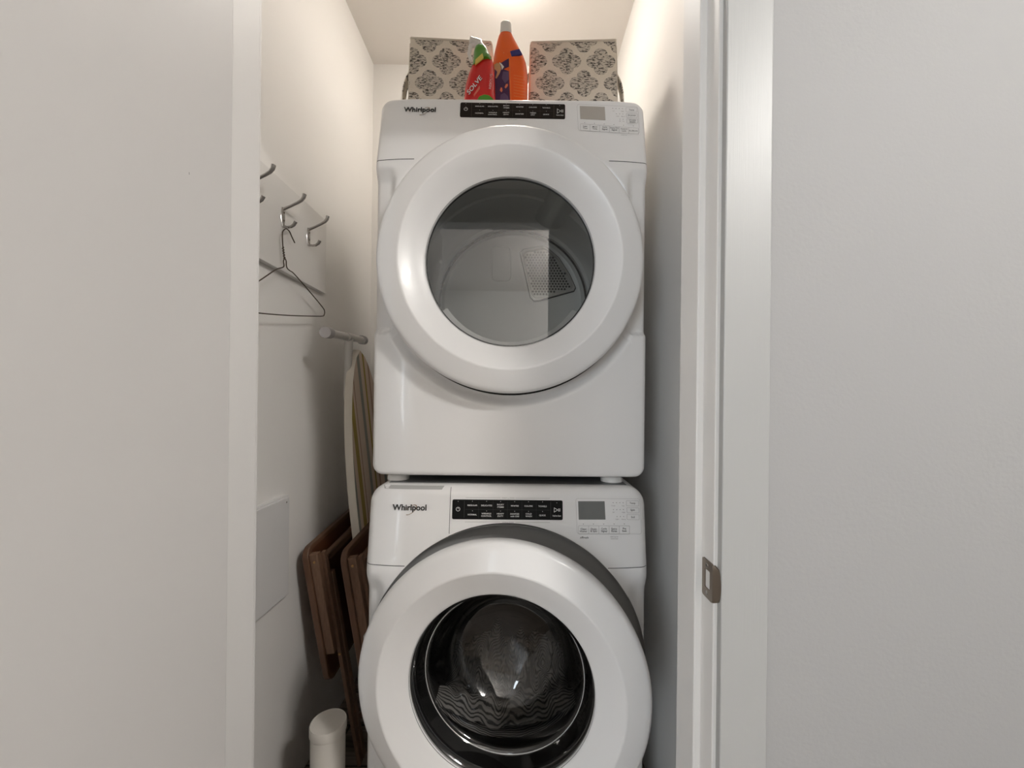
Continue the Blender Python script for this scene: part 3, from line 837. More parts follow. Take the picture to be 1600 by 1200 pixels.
def boxrow(x0, x1, ty0, ty1, by0, by1, n):
    out = []
    for k in range(n):
        a, b_ = k/n, (k+1)/n
        L_ = lambda p, q, t: p+(q-p)*t
        out.append([(L_(x0, x1, a), L_(ty0, ty1, a)), (L_(x0, x1, b_), L_(ty0, ty1, b_)), (L_(x0, x1, b_), L_(by0, by1, b_)), (L_(x0, x1, a), L_(by0, by1, a))])
    return out
def bq(x0, x1, y0, y1): return [(x0, y0), (x1, y0+0.35), (x1+0.2, y1+0.35), (x0+0.2, y1)]
cols_d = [749.6, 770.2, 791.3, 811.8, 832.5, 853.4]
DP = dict(pmat=black_gloss, dmat=lcd_w, divc=(0.055, 0.035, 0.025, 1), wh=0.0034,
    panel=[(719.6, 160.6), (883.0, 163.6), (883.0, 186.4), (718.6, 183.2)],
    words=[('REGULAR', 749.8, 167.0, 14), ('DELICATES', 770.3, 167.2, 15.5), ('BULKY', 791.4, 166.0, 9.6), ('ITEMS', 791.4, 169.4, 9.0), ('WHITES', 812, 168.1, 11.5), ('COLORS', 832.6, 168.6, 12.2), ('TOWELS', 853.4, 169.4, 12.2),
           ('NORMAL', 749.2, 177.7, 13), ('WRINKLE', 770, 176.8, 13.2), ('CONTROL', 769.8, 179.9, 14.2), ('HEAVY', 791, 176.8, 10), ('DUTY', 791, 179.9, 8), ('SANITIZE', 811.7, 179, 13), ('TIMED', 832.7, 177.4, 9.6), ('DRY', 832.7, 180.5, 6.4), ('QUICK', 853.4, 179.9, 9.6),
           ('Hold to Start', 874.8, 180.8, 11)],
    leds=[(x, 162.6+0.0175*(x-749)) for x in cols_d] + [(x, 173.0+0.0175*(x-749)) for x in cols_d] + [(728.2, 162.7), (874.5, 166.0)],
    power=(728.0, 171.3), play=(875.2, 174.4),
    captions=[('WHAT to DRY', 800.5, 158.7, 13.5), ('HOW to DRY', 801.0, 186.9, 14.5), ('Low', 958.5, 173.6, 3), ('High', 972.5, 174.3, 4.4), ('Less', 965, 181.8, 4.6), ('More', 973.5, 182.2, 5.4), ('Off', 968.6, 189.6, 2.8), ('On', 974.0, 189.8, 3), ('Hold 3 sec', 975.3, 211.2, 9.2)],
    lines=[], frame=[(901.5, 163.2), (996.5, 167.2), (999.3, 209.4), (903.6, 204.5)],
    boxes=[bq(977.8, 995.0, 168.4, 175.2), bq(978.5, 995.6, 177.6, 183.8), bq(979.2, 996.4, 185.9, 192.4)] + boxrow(906.8, 997.4, 193.6, 200.6, 203.8, 210.6, 6),
    dark=[('Temp', 986.8, 172.3, 8, None), ('Dryness', 987.2, 180.7, 12, None), ('Wrinkle', 988.0, 187.9, 11, None), ('Shield', 988.0, 190.8, 8.6, None),
          ('Less', 914.3, 197.6, 6.0, None), ('Time', 914.3, 200.8, 6.8, None), ('More', 929.4, 198.4, 7.4, None), ('Time', 929.4, 201.6, 7, None), ('Cycle', 944.8, 199.2, 7.4, None), ('Signal', 944.8, 202.4, 8.4, None),
          ('Damp Dry', 959.8, 200.3, 13.2, None), ('Signal', 959.8, 203.5, 8.4, None), ('Control', 975.1, 201.6, 10.2, None), ('Lock', 975.1, 204.8, 6.6, None), ('EcoBoost', 989.8, 204.6, 13, None)],
    dots=[(957.4+5*k, 169.6+0.2*k) for k in range(4)] + [(963+5*k, 178.1+0.2*k) for k in range(3)] + [(968.6+5*k, 186.6+0.2*k) for k in range(2)] + [(913.6+15.15*k, 191.9+1.05*k) for k in range(6)],
    display=[(905.8, 166.0), (944.8, 167.3), (946.0, 188.0), (906.7, 186.0)],
    logo=(656, 172.8, 50), loop=(662.5, 174.3))
console(DR, dryer, DP)
cols_w = [738.4, 760.4, 782.2, 804.2, 825.8, 847.6]
WP = dict(pmat=black_gloss2, dmat=lcd_g, divc=(0.025, 0.025, 0.025, 1), wh=0.0036,
    panel=[(707.2, 780.2), (879.0, 781.9), (879.2, 812.6), (706.4, 811.0)],
    words=[('REGULAR', 738.4, 789.4, 15.2), ('DELICATES', 760.5, 789.7, 16.8), ('BULKY', 782.2, 788.3, 10.6), ('ITEMS', 782.2, 792.2, 10), ('WHITES', 804.2, 790.3, 12.4), ('COLORS', 825.7, 790.6, 13), ('TOWELS', 847.6, 791, 13),
           ('NORMAL', 738.1, 803.9, 14), ('WRINKLE', 760, 802.3, 15), ('CONTROL', 760, 806.1, 16), ('HEAVY', 782, 802.6, 11), ('DUTY', 782, 806.3, 9), ('SANITIZE', 804.2, 802.9, 14), ('with OXI', 804.2, 806.6, 13.5), ('COLD', 826, 802.8, 9.4), ('WASH', 826, 806.5, 10), ('QUICK', 847.6, 805.3, 10.2),
           ('Hold to Start', 870.0, 805.8, 13)],
    leds=[(x, 783.0+0.01*(x-738)) for x in cols_w] + [(x, 798.0+0.01*(x-738)) for x in cols_w] + [(716, 783.3), (870, 785.5)],
    power=(715.8, 795.4), play=(870.4, 796.7),
    captions=[('WHAT to WASH', 794, 778.2, 19.5), ('HOW to WASH', 793.5, 815.9, 18.5), ('Cold', 958.1, 790.2, 5.4), ('Hot', 973.6, 790.3, 3.8), ('Off', 958.4, 800.4, 3), ('High', 974.2, 800.6, 5), ('Light', 964.4, 811.4, 5.6), ('Heavy', 974.4, 811.5, 7), ('Hold 3 sec for', 959.9, 838.6, 12.4), ('Control Lock', 959.9, 841.6, 11.6)],
    lines=[((728, 777.7), (782, 778.0)), ((805.7, 778.4), (859, 778.8)), ((726.6, 815.3), (782, 815.6)), ((805.5, 816.0), (859, 816.4))],
    frame=[(899.5, 778.8), (999.5, 779.4), (1002.4, 834.4), (901.8, 834.0)],
    boxes=[bq(978.5, 997.6, 782.2, 790.4), bq(979.3, 998.1, 793.1, 801.0), bq(979.6, 998.5, 803.7, 811.7)] + boxrow(903.8, 983.6, 821.5, 821.6, 834.5, 834.6, 5),
    dark=[('Temp', 988.2, 786.5, 8.6, None), ('Spin', 988.4, 797.2, 6.8, None), ('Soil', 988.8, 807.9, 5.6, None),
          ('Clean', 911.6, 826.5, 9.2, None), ('Washer', 911.4, 830.1, 11.8, None), ('Drain', 927.6, 826.5, 9, None), ('& Spin', 927.6, 830.2, 10.2, None), ('Cycle', 943.8, 826.4, 8.4, None), ('Signal', 943.8, 830.2, 9.2, None),
          ('Extra', 959.6, 826.2, 8.4, None), ('Rinse', 959.6, 829.8, 8.6, None), ('Pre', 975.6, 825.9, 5.2, None), ('Soak', 975.6, 829.5, 7.4, None), ('affresh', 913, 839.8, 13, 0.0046)],
    dots=[(957.9+5.2*k, 785.5) for k in range(4)] + [(958.4+5.2*k, 796.3) for k in range(4)] + [(964+5.2*k, 807.1) for k in range(3)] + [(911.3+16*k, 818.8-0.05*k) for k in range(5)],
    display=[(903.2, 783.2), (944.6, 783.2), (946.0, 811.8), (904.2, 811.8)],
    logo=(640, 794.2, 53), loop=(642.0, 796.5))
console(WA, washer, WP)

# ------------------------------------------------------------------ baskets and bottles on the dryer
ZT = DR.z1
def basket(x0, x1, label_, flip, motif):
    cx = (x0+x1)/2; y0 = 1.178; W_ = (x1-x0)/2; D_ = 0.30; H_ = 0.292
    mp_ = at(motif[0], motif[1], y0)     # one motif of the print sits here
    fabric_m = fabric_material(0.5 - (mp_.x-cx-D_/2)/0.1015, 0.5 - (mp_.z-ZT)/0.133)
    root = empty('storage_basket', (cx, y0+D_/2, ZT), label_, 'basket', 'patterned fabric storage baskets on the dryer')
    # soft-sided box: rounded rectangle rings
    b = MB(); vs = []; fs = []
    rings = [(0.0, 0.975), (0.008, 0.99), (H_*0.3, 1.0), (H_*0.7, 0.985), (H_-0.006, 0.975), (H_, 0.965)]
    loops = []
    for z, sc in rings: loops.append([(cx+px*W_*sc, y0+D_/2+py*sc, ZT+z - (0.010*(px*flip+1)/2 if z > H_*0.8 else 0)) for px, py in rrect(-1, 1, -D_/2, D_/2, 0.03, 5)])
    z, sc = H_-0.004, 0.945
    loops.append([(cx+px*W_*sc, y0+D_/2+py*sc, ZT+z-(0.010*(px*flip+1)/2)) for px, py in rrect(-1, 1, -D_/2, D_/2, 0.03, 5)])
    loops.append([(cx+px*W_*sc, y0+D_/2+py*sc, ZT+0.01) for px, py in rrect(-1, 1, -D_/2, D_/2, 0.03, 5)])
    n = len(loops[0])
    for lp in loops: vs += lp
    for r_ in range(len(loops)-1):
        for k in range(n): fs.append((r_*n+k, r_*n+(k+1) % n, (r_+1)*n+(k+1) % n, (r_+1)*n+k))
    fs.append(tuple(range(n))); fs.append(tuple((len(loops)-1)*n+k for k in range(n)))
    b.add(vs, fs).build('fabric_body', fabric_m, root, angle=50)
    # piping along the rim and the vertical corners
    rim = [(p[0], p[1], p[2]+0.0) for p in loops[5]]
    MB().tube(rim, 0.0035, 6, closed=True).build('rim_piping', liner_m, root)
    for sx in (-1, 1):
        xx = cx + sx*W_*0.985
        MB().tube([(xx, y0+0.012, ZT+0.003), (xx, y0+0.010, ZT+H_*0.5), (xx-sx*0.003, y0+0.011, ZT+H_-0.012)], 0.0032, 6).build('corner_piping', liner_m, root)
        # strap handle on the side
        s = -0.0
        xs = cx + sx*(W_*0.99)
        pts = []
        for k in range(9):
            t = k/8
            pts.append((xs + sx*0.020*math.sin(math.pi*t)**0.7, y0+0.030, ZT+0.045+0.155*t))
        hb_ = MB()
        for k in range(8):
            p, q = Vector(pts[k]), Vector(pts[k+1])
            nrm = Vector((sx, 0, 0))*0.003
            hb_.add([p+Vector((0,-0.015,0)), q+Vector((0,-0.015,0)), q+Vector((0,0.015,0)), p+Vector((0,0.015,0)),
                     p+nrm+Vector((0,-0.015,0)), q+nrm+Vector((0,-0.015,0)), q+nrm+Vector((0,0.015,0)), p+nrm+Vector((0,0.015,0))],
                    [(0,1,2,3),(4,7,6,5),(0,4,5,1),(3,2,6,7),(0,3,7,4),(1,5,6,2)])
        hb_.build('side_handle', fabric_m, root, angle=60)
    return root
bl0, bl1 = at(637, 120, 1.178).x, at(637, 120, 1.178).x + 0.252
br0, br1 = at(826.5, 120, 1.178).x, at(966, 120, 1.178).x
basket(bl0, bl1, 'cream basket with dark quatrefoil print beside the red and green bottle', 1, (698.5, 94.5))
basket(br0, br1, 'cream basket with dark quatrefoil print beside the orange and purple bottle', -1, (887, 94.5))

def superlathe(prof, cx, cy, n=40):
    """prof: (z, half width left, half width right, half depth, xoffset)"""
    vs = []; fs = []; m = len(prof)
    for z, wl, wr, dp, xo in prof:
        for k in range(n):
            a = 2*math.pi*k/n; c, s_ = math.cos(a), math.sin(a)
            e = 0.75
            X = (wr if c > 0 else wl)*math.copysign(abs(c)**e, c); Y = dp*math.copysign(abs(s_)**e, s_)
            vs.append((cx+xo+X, cy+Y, z))
    for i in range(m-1):
        for k in range(n): fs.append((i*n+k, i*n+(k+1) % n, (i+1)*n+(k+1) % n, (i+1)*n+k))
    fs.append(tuple(range(n))); fs.append(tuple((m-1)*n+k for k in range(n)))
    return MB().add(vs, fs)
YBOT = 1.072
def zz(y): return at(760, y, YBOT).z
def xx(x, y=130): return at(x, y, YBOT).x
# red bottle with a slanted green cap
rb = empty('stain_remover_bottle', (xx(751), YBOT, ZT), 'red plastic bottle with slanted green cap in front of the baskets', 'bottle')
def row(y, xl, xr, dp): 
    c = (xx(xl, y)+xx(xr, y))/2; h = (xx(xr, y)-xx(xl, y))/2
    return (zz(y), h, h, dp, c-xx(751))
red_prof = [(ZT+0.0005, 0.043, 0.043, 0.028, 0.001), (ZT+0.006, 0.046, 0.046, 0.031, 0.001), row(158, 725.6, 774.5, 0.032), row(140, 727.6, 774.0, 0.032),
            row(124, 732.0, 773.4, 0.031), row(112, 736.6, 772.6, 0.029), row(104, 739.6, 771.6, 0.026), row(99, 742.0, 770.0, 0.022), row(95.5, 744.5, 767.0, 0.018)]
superlathe(red_prof, xx(751), YBOT).build('bottle_body', red_m, rb, angle=60)
grn = [row(104, 738.8, 768.6, 0.0275), row(97.5, 739.6, 768.4, 0.0255), row(92, 740.2, 766.8, 0.0235), row(86, 740.6, 764.2, 0.022), row(79.5, 742.4, 760.8, 0.020), row(77.0, 744.4, 759.0, 0.016)]
capo = superlathe(grn, xx(751), YBOT)
# slant the lower rim of the cap: left side reaches further down
capo.v = [(p[0], p[1], p[2] - (0.020*max(0, (xx(760)-p[0])/0.04) if p[2] < zz(94) else 0)) for p in capo.v]
capo.v = [(p[0], p[1]-(0.006 if p[2] < zz(94) else 0.0), p[2]) for p in capo.v]
cp = capo.build('slanted_cap', green_m, rb, angle=60)
superlathe([row(78, 745.2, 758.6, 0.014), row(74.5, 745.6, 758.0, 0.0135), row(73.2, 747, 756.6, 0.012)], xx(751), YBOT).build('cap_top', mat('cap_grey', (0.30, 0.30, 0.28, 1), 0.4), rb, angle=50)
def decal(pts, m, parent, name, y, lift=0.0):
    vs = [Vector((at(px_, py_, y).x, y, at(px_, py_, y).z)) for px_, py_ in pts]
    return MB().add([tuple(v) for v in vs] + [(v.x, v.y+0.004, v.z) for v in vs],
                    [tuple(range(len(vs)))] + [(k, (k+1) % len(vs), len(vs)+(k+1) % len(vs), len(vs)+k) for k in range(len(vs))]).build(name, m, parent, smooth=False)
yR = YBOT - 0.0325
decal([(742.0, 101.0), (742.8, 93.0), (753.8, 83.0), (755.6, 90.0)], yellow_m, rb, 'cap_sticker', YBOT-0.0345)
decal([(745, 157), (749, 150.5), (757, 147.6), (764, 149), (770, 154), (772, 157.5)], green_m, rb, 'label_swoosh', yR)
exl = Vector((math.cos(math.radians(52)), 0, math.sin(math.radians(52)))); ezl = Vector((-math.sin(math.radians(38)), 0, math.cos(math.radians(38))))
c = at(741.2, 133.0, yR-0.0012)
for k, dy in (('rbk', 0.0), ('rbw', -0.0006)):
    queue_text(k, 'SOLVE', c + Vector((0.0004 if k == 'rbk' else 0, dy, -0.0004 if k == 'rbk' else 0)), exl, ezl, height=0.0115, width=0.055)
text_into(MB(), 'rbk').build('label_shadow', logo_k, rb, smooth=False, fix=False)
text_into(MB(), 'rbw').build('label_lettering', pwhite, rb, smooth=False, fix=False)
c = at(766.5, 127, yR-0.0002)
queue_text('rbv', 'RESOLVE', c, (0.08, 0, 1), (-1, 0, 0.08), height=0.0058, width=0.040)
text_into(MB(), 'rbv').build('side_lettering', mat('print_pale_pink', (0.75, 0.45, 0.42, 1), 0.5), rb, smooth=False, fix=False)
decal([(740.0, 147.8), (749.2, 133.6), (749.8, 138.6), (740.6, 150.6)], mat('label_band_pink', (0.72, 0.16, 0.10, 1), 0.5), rb, 'label_band', yR)

# orange bottle
YO2 = 1.137
def zo(y): return at(800, y, YO2).z
def xo_(x, y=120): return at(x, y, YO2).x
ob = empty('cleaner_bottle', (xo_(799), YO2, ZT), 'orange bottle with purple label and hand picture between the baskets', 'bottle')
def rowo(y, xl, xr, dp):
    c = (xo_(xl, y)+xo_(xr, y))/2; h = (xo_(xr, y)-xo_(xl, y))/2
    return (zo(y), h, h, dp, c-xo_(799))
org = [(ZT+0.0005, 0.042, 0.042, 0.026, 0.0), (ZT+0.006, 0.046, 0.046, 0.03, 0.0), rowo(158, 772, 824, 0.031), rowo(135, 771, 824.5, 0.031), rowo(117, 770, 824, 0.031), rowo(104, 770, 822.5, 0.030),
       rowo(92, 771.5, 818, 0.027), rowo(80, 774.0, 812, 0.023), rowo(68, 776.8, 805.8, 0.019), rowo(60, 779, 802, 0.016), rowo(54, 782, 799, 0.013)]
superlathe(org, xo_(799), YO2).build('bottle_body', orange_m, ob, angle=60)
superlathe([rowo(56, 781, 800, 0.015), rowo(40, 782, 799, 0.0145), rowo(38, 784, 797, 0.012)], xo_(799), YO2).build('bottle_cap', pwhite, ob, angle=50)
yO = YO2 - 0.0315
decal([(773, 104), (795, 91), (795.2, 104), (786, 108), (795, 111), (796.5, 150), (797, 158), (773, 158), (772.8, 120)], purple_m, ob, 'purple_label', yO)
decal([(786, 111.5), (794.8, 112), (794.8, 124), (789, 130), (784, 122)], purple_l, ob, 'label_tint', yO-0.0004)
decal([(772.2, 101), (777, 98.0), (781.5, 100), (783, 108), (780.5, 115), (776, 122.5), (774.2, 121.8), (777, 112), (773, 107.5)], skin_m, ob, 'hand_print', yO-0.0006)
decal([(780, 97), (783.6, 99.4), (787.6, 104.2), (784.2, 109), (783.2, 103)], pwhite, ob, 'cuff_print', yO-0.0005)
decal([(781, 141), (782.5, 136.5), (784.6, 137), (785.2, 141.5), (783.5, 144)], pink_m, ob, 'fruit_print', yO-0.0006)
decal([(788.4, 136), (790.6, 131.2), (793.6, 131), (793.4, 134.2), (790.2, 138)], pink_m, ob, 'fruit_print', yO-0.0006)
decal([(781, 157.5), (782, 148), (788, 145), (793.6, 150), (795.4, 157.5)], purple_l, ob, 'bowl_print', yO-0.0005)
decal([(797.2, 79.8), (811.6, 76.4), (816.0, 84.4), (799.4, 88.2)], blue_m, ob, 'brand_patch', YO2-0.0300)
queue_text('ob', '38', at(789.5, 84.5, YO2-0.0275), (1, 0, 0.0), (0, 0, 1), height=0.0085)
text_into(MB(), 'ob').build('size_lettering', mat('print_peach', (0.95, 0.5, 0.25, 1), 0.5), ob, smooth=False, fix=False)
ln = MB()
for k in range(8):
    a, b_ = at(802.5, 117.5+4.6*k, yO-0.0008), at(821.5, 121.0+4.6*k, yO-0.0008)
    ln.strip([a, b_], (0, 0, 1), 0.0008)
ln.build('fine_print_lines', mat('print_pale_orange', (0.95, 0.33, 0.10, 1), 0.5), ob, smooth=False, fix=False)
ed = MB().tube([at(796.0, 90, YO2-0.029), at(796.6, 108, YO2-0.0322), at(797.4, 130, YO2-0.0322), at(798.2, 158, YO2-0.0322)], 0.0012, 6)
ed.build('label_edge', mat('label_edge_orange', (1.0, 0.24, 0.03, 1), 0.3), ob)

# white trigger sprayer peeping out behind the red bottle
YS = 1.125
sbx = at(744, 120, YS).x
sb = empty('spray_bottle', (sbx, YS, ZT), 'white trigger spray bottle half hidden behind the red bottle', 'spray bottle')
MB().lathe_z([(0.024, ZT), (0.027, ZT+0.004), (0.027, ZT+0.10), (0.024, ZT+0.125), (0.012, ZT+0.15), (0.011, ZT+0.165)], sbx, YS+0.01, 28).build('bottle_body', pwhite, sb)
p0 = at(747, 70, YS); p1 = at(734, 66, YS)
MB().tube([p0+Vector((0.008, 0.01, -0.03)), p0+Vector((0.006, 0.01, -0.01)), p0+Vector((0, 0.01, 0.012)), p1+Vector((0, 0, 0.008))], [0.013, 0.014, 0.013, 0.008], 12).build('spray_head', pwhite, sb, angle=60)
MB().tube([p0+Vector((-0.006, 0.004, 0.004)), at(735.2, 72, YS), at(733.2, 84, YS), at(735.8, 95.5, YS)], [0.006, 0.006, 0.0055, 0.0045], 10).build('trigger', pwhite, sb, angle=60)

# ------------------------------------------------------------------ coat rack and hanger on the left wall
XB = XL + 0.018
rk = empty('coat_rack', (XL, 1.1, 1.68), 'white board with double metal coat hooks on the closet wall', 'coat rack')
ta, ba = at_X(509.5, 344.3, XB), at_X(510, 459.6, XB)
yend = (ta.y+ba.y)/2
zt_, zb_ = ta.z, ba.z
MB().box(XL, XB, 0.82, yend, zb_, zt_).build('board', rack_m, rk, smooth=False, bevel=0.0015)
def hook(y):
    b = MB(); z0 = 1.658; z1 = 1.712
    vs = []; fs = []
    N = 12
    for i in range(N+1):
        t = i/N; z = z0+(z1-z0)*t; hw = 0.0045 + 0.004*math.sin(math.pi*t)
        for (dx, dy) in ((0, -hw), (0.0035, -hw*0.7), (0.0045, 0), (0.0035, hw*0.7), (0, hw)): vs.append((XB+dx, y+dy, z))
    for i in range(N):
        for k in range(4): fs.append((i*5+k, i*5+k+1, (i+1)*5+k+1, (i+1)*5+k))
    b.add(vs, fs)
    hk = b.build('hook', chrome, rk, angle=60)
    up = [(XB+0.002, y, 1.708), (XB+0.006, y, 1.7095), (XB+0.022, y, 1.7165), (XB+0.040, y, 1.7255), (XB+0.052, y, 1.733), (XB+0.058, y, 1.741), (XB+0.060, y, 1.750)]
    MB().tube(up, [0.0042, 0.0040, 0.0035, 0.0037, 0.0042, 0.0048, 0.0052], 12).build('upper_prong', chrome, hk)
    lo = [(XB+0.002, y, 1.663), (XB+0.006, y, 1.6595), (XB+0.014, y, 1.6580), (XB+0.024, y, 1.6595), (XB+0.032, y, 1.6655), (XB+0.0365, y, 1.674)]
    MB().tube(lo, [0.0040, 0.0038, 0.0034, 0.0036, 0.0042, 0.0046], 12).build('lower_prong', chrome, hk)
    for dz in (1.698, 1.676):
        s_ = MB().lathe_y([(0.0001, 0), (0.0022, 0), (0.003, 0.0012)], 0, 0, 12)
        s_.v = [(XB+0.0052-p[1], y+p[0], dz+p[2]) for p in s_.v]
        s_.build('screw', wire_m, hk)
hy = [at_X(441.5, 345, XB).y, at_X(481.5, 375, XB).y]
for y in (2*hy[0]-hy[1]-0.005, hy[0], hy[1]): hook(y)

XH = XB + 0.016
def hp(x, y): return at_X(x, y, XH)
def smooth_pts(pts, k=6):
    P = [Vector(p) for p in pts]; out = []
    for i in range(len(P)-1):
        p0 = P[max(i-1, 0)]; p1 = P[i]; p2 = P[i+1]; p3 = P[min(i+2, len(P)-1)]
        for j in range(k):
            t = j/k
            out.append(0.5*((2*p1)+(-p0+p2)*t+(2*p0-5*p1+4*p2-p3)*t*t+(-p0+3*p1-3*p2+p3)*t**3))
    out.append(P[-1]); return out
hngr = empty('wire_hanger', hp(445, 420), 'dark bare wire clothes hanger hung on the middle coat hook', 'hanger')
hookpts = [hp(460.5, 379.5), hp(456, 370), hp(452.2, 361.5), hp(447.2, 357.6), hp(443, 360), hp(441.2, 366), hp(442.0, 385), hp(443.8, 402), hp(444.6, 405)]
MB().tube(smooth_pts(hookpts), 0.0016, 8).build('hook_wire', wire_m, hngr)
tw = []
for k in range(41):
    t = k/40; p = hp(441.9+2.6*t, 386+19*t)
    tw.append(p + Vector((0.0022*math.cos(t*30), 0.0022*math.sin(t*30), 0)))
MB().tube(tw, 0.0012, 6).build('twisted_neck', wire_m, hngr)
nearL = Vector((XH, 0.872, 1.405)); nearB = Vector((XH, 0.865, 1.386))
body = [hp(444.6, 404), hp(443.0, 408), hp(443.8, 415), hp(441.5, 417.8), hp(433, 420.3), hp(426, 424.5), hp(403, 440)]
left_tail = [nearL + Vector((0, 0.03, 0.019)), nearL, nearB, nearB + Vector((0, 0.02, -0.003))]
bar = [hp(402, 488.8), hp(425, 491), hp(455, 493), hp(480, 493.8), hp(503, 494)]
right_ = [hp(506.4, 492), hp(507.2, 487), hp(504.6, 481), hp(490, 463), hp(473, 443), hp(458.5, 426.8), hp(453, 423), hp(448.8, 419), hp(447.4, 414), hp(447.2, 408), hp(445.6, 404.2)]
MB().tube(smooth_pts(body + left_tail + bar + right_, 5), 0.0016, 8).build('shoulder_wire', wire_m, hngr)

# ------------------------------------------------------------------ access panel on the left wall
XA = XL + 0.020
pt, pb = at_X(452.5, 776, XA), at_X(451, 928, XA)
ap = empty('access_panel', (XL, 1.0, (pt.z+pb.z)/2), 'flat white metal cover panel on the lower closet wall', 'panel')
zt2, zb2 = pt.z, pb.z; ye = pt.y
MB().box(XL, XA, 0.86, ye, zb2, zt2).build('cover', panel_m, ap, smooth=False, bevel=0.0015)
MB().box(XL, XA-0.006, 0.855, ye+0.004, zb2-0.004, zt2+0.004).build('back_box', panel_m, ap, smooth=False)
s_ = MB().lathe_y([(0.0001, 0), (0.002, 0), (0.0028, 0.001)], 0, 0, 12)
s_.v = [(XA+0.0008-p[1], ye-0.014+p[0], zt2-0.012+p[2]) for p in s_.v]
s_.build('screw', chrome, ap)

# ------------------------------------------------------------------ folding tray tables beside the washer
def tray(X0, Y0, label_):
    root = empty('tray_table', (X0, Y0, 0.0), label_, 'tray table', 'folded wooden tray tables leaning by the washer')
    R = Matrix.Translation((X0, Y0, 0.004)) @ Matrix.Rotation(math.radians(-7.6), 4, 'Y') @ Matrix.Rotation(math.radians(5.0), 4, 'X')
    def part(mb, name, m, parent=None, **k): return mb.xform(R).build(name, m, parent or root, **k)
    zb, zt = 0.312, 0.742
    ol = rrect(0, 0.40, zb, zt, 0.035, 6); n = len(ol)
    def slab(x0, x1, sc=0.0):
        return MB().add([(x0, y, z) for y, z in ol] + [(x1, y, z) for y, z in ol],
                        [tuple(range(n)), tuple(reversed(range(n, 2*n)))] + [(k, (k+1) % n, n+(k+1) % n, n+k) for k in range(n)])
    bd = part(slab(0, 0.018), 'tray_top', wood_e, angle=40, bevel=0.002)
    ol2 = rrect(0.012, 0.388, zb+0.012, zt-0.012, 0.03, 6)
    part(MB().add([(0.0185, y, z) for y, z in ol2], [tuple(range(n))]), 'underside', wood_d, bd, smooth=False, fix=False)
    for y0 in (0.006, 0.372):
        part(MB().box(0.0185, 0.044, y0, y0+0.022, 0.405, 0.722), 'rail', wood_l, smooth=False, bevel=0.002)
    part(MB().box(0.0185, 0.040, 0.085, 0.36, 0.668, 0.690), 'cross_rail', wood_l, smooth=False, bevel=0.002)
    for y0 in (0.030, 0.350):
        part(MB().box(0.040, 0.052, y0, y0+0.020, 0.0, 0.715), 'leg', wood_l, smooth=False, bevel=0.002)
    for y0 in (0.056, 0.326):
        part(MB().box(0.041, 0.053, y0, y0+0.018, 0.0, 0.640), 'leg', wood_l, smooth=False, bevel=0.002)
    part(MB().tube([(0.047, 0.04, 0.70), (0.047, 0.36, 0.70)], 0.007, 12), 'dowel', wood_l)
    part(MB().tube([(0.047, 0.04, 0.12), (0.047, 0.36, 0.12)], 0.006, 12), 'dowel', wood_l)
    for (x, y, z) in ((0.031, 0.006, 0.698), (0.030, 0.085, 0.680), (0.046, 0.030, 0.385)):
        s_ = MB().lathe_y([(0.0001, y-0.0022), (0.0030, y-0.0018), (0.0042, y+0.0002)], x, z, 14)
        part(s_, 'screw', brass)
    return root
t1 = at_X(474, 862, -0.662)
tray(-0.543, 1.235, 'folded brown wooden tray table against the closet wall')
tray(-0.419, 1.212, 'folded brown wooden tray table between the ironing board and the washer')

# ------------------------------------------------------------------ ironing board
ib = empty('ironing_board', (-0.53, 1.50, 0.0), 'ironing board with striped beige cover standing on end beside the dryer', 'ironing board')
LB = 1.345; PHI = math.radians(5.8)
def hwid(b):
    if b < 0.05: return 0.175*math.sqrt(max(0.0, 1-((0.05-b)/0.05)**2))*0.25+0.175*0.75
    if b < 0.72: return 0.175
    t = (b-0.72)/(LB-0.72); return 0.175*max(0.0, 1-t**2.3)**0.62
edge_l = [(-hwid(LB*k/60), LB*k/60) for k in range(61)]
edge_r = [(hwid(LB*k/60), LB*k/60) for k in range(60, -1, -1)]
oln = edge_l + edge_r[1:]
def XI(z): return -0.468 - 0.081*z
def ibp(a, b, w_): 
    y = 1.545 + a*math.cos(PHI) - b*math.sin(PHI); z = 0.02 + b*math.cos(PHI) + a*math.sin(PHI)
    return (XI(z) + w_, y, z)
n = len(oln)
def shrink(pts, d):
    c = Vector((0, 0.62)); out = []
    for p in pts:
        v = Vector(p)-c; L_ = v.length; out.append(tuple(c + v*(L_-d)/L_))
    return out
o1 = shrink(oln, 0.003)
hem = MB().add([ibp(a, b, -0.014) for a, b in o1] + [ibp(a, b, -0.010) for a, b in oln] + [ibp(a, b, 0.006) for a, b in oln] + [ibp(a, b, 0.012) for a, b in o1],
               [tuple(range(n))] + [(r_*n+k, r_*n+(k+1) % n, (r_+1)*n+(k+1) % n, (r_+1)*n+k) for r_ in range(3) for k in range(n)])
hem.build('cover_hem', iron_edge, ib, angle=60)
top = MB().add([ibp(a, b, 0.0122) for a, b in shrink(oln, 0.003)], [tuple(range(n))])
top.build('cover_top', iron_m, ib, smooth=False, fix=False)
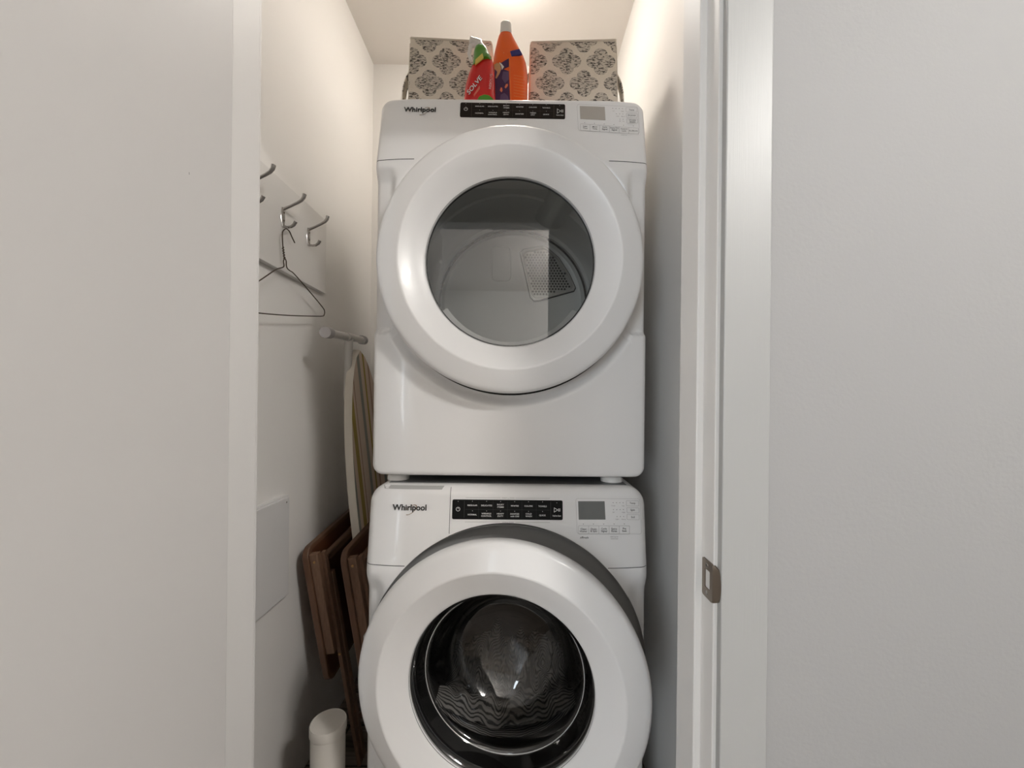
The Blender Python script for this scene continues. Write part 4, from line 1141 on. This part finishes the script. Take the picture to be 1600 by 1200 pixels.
# T-shaped foot at the top, stem running down behind the board
tn, tf = at(510.5, 519.5, 1.15), at(567, 531.5, 1.50)
tm = tn.lerp(tf, 0.55)
ft = MB().tube([tn, tf], 0.0125, 20).build('foot_bar', tube_w, ib)
dv_ = (tf-tn).normalized()
MB().tube([tn-dv_*0.012, tn+dv_*0.022], [0.0162, 0.0166], 24).build('foot_cap', cap_g, ft, angle=40)
MB().tube([tf-dv_*0.022, tf+dv_*0.012], [0.0166, 0.0162], 24).build('foot_cap', cap_g, ft, angle=40)
MB().tube([tm-dv_*0.028, tm+dv_*0.028], 0.0145, 20).build('foot_clamp', tube_w, ft, angle=40)
MB().tube([tm, tm+Vector((-0.004, 0.006, -0.06)), (XI(1.2)-0.026, tm.y+0.02, 1.2), (XI(0.8)-0.026, tm.y+0.06, 0.8)], [0.0145, 0.0125, 0.011, 0.011], 14).build('leg_tube', tube_w, ib)

# ------------------------------------------------------------------ white canister on the floor
YCAN = 1.02
cc = at(513, 1127, YCAN)
can = empty('canister', (cc.x, YCAN, 0.0), 'white round canister with flat lid on the floor by the tray tables', 'canister')
zl = cc.z; rc = 0.044
MB().lathe_z([(rc*0.90, 0.0), (rc*0.93, 0.004), (rc*0.94, zl-0.03), (rc*0.90, zl-0.022)], cc.x, YCAN, 40).build('canister_body', canister_m, can)
MB().lathe_z([(rc*0.99, zl-0.024), (rc, zl-0.022), (rc, zl-0.003), (rc*0.97, zl), (rc*0.95, zl-0.0004), (rc*0.93, zl-0.0012), (0.0005, zl-0.0012)], cc.x, YCAN, 48).build('lid', canister_m, can, angle=30)

# ------------------------------------------------------------------ closet ceiling lamp
lamp = empty('ceiling_lamp', (-0.05, 1.36, ZC), 'small round flush ceiling lamp above the dryer', 'ceiling lamp')
MB().lathe_z([(0.085, ZC-0.018), (0.09, ZC-0.014), (0.09, ZC)], -0.05, 1.36, 40).build('lamp_base', pwhite, lamp)
MB().lathe_z([(0.004, ZC-0.055), (0.03, ZC-0.053), (0.055, ZC-0.044), (0.073, ZC-0.030), (0.080, ZC-0.016)], -0.05, 1.36, 40).build('lamp_shade', emit('lamp_shade_glow', (1.0, 0.94, 0.87), 22), lamp)
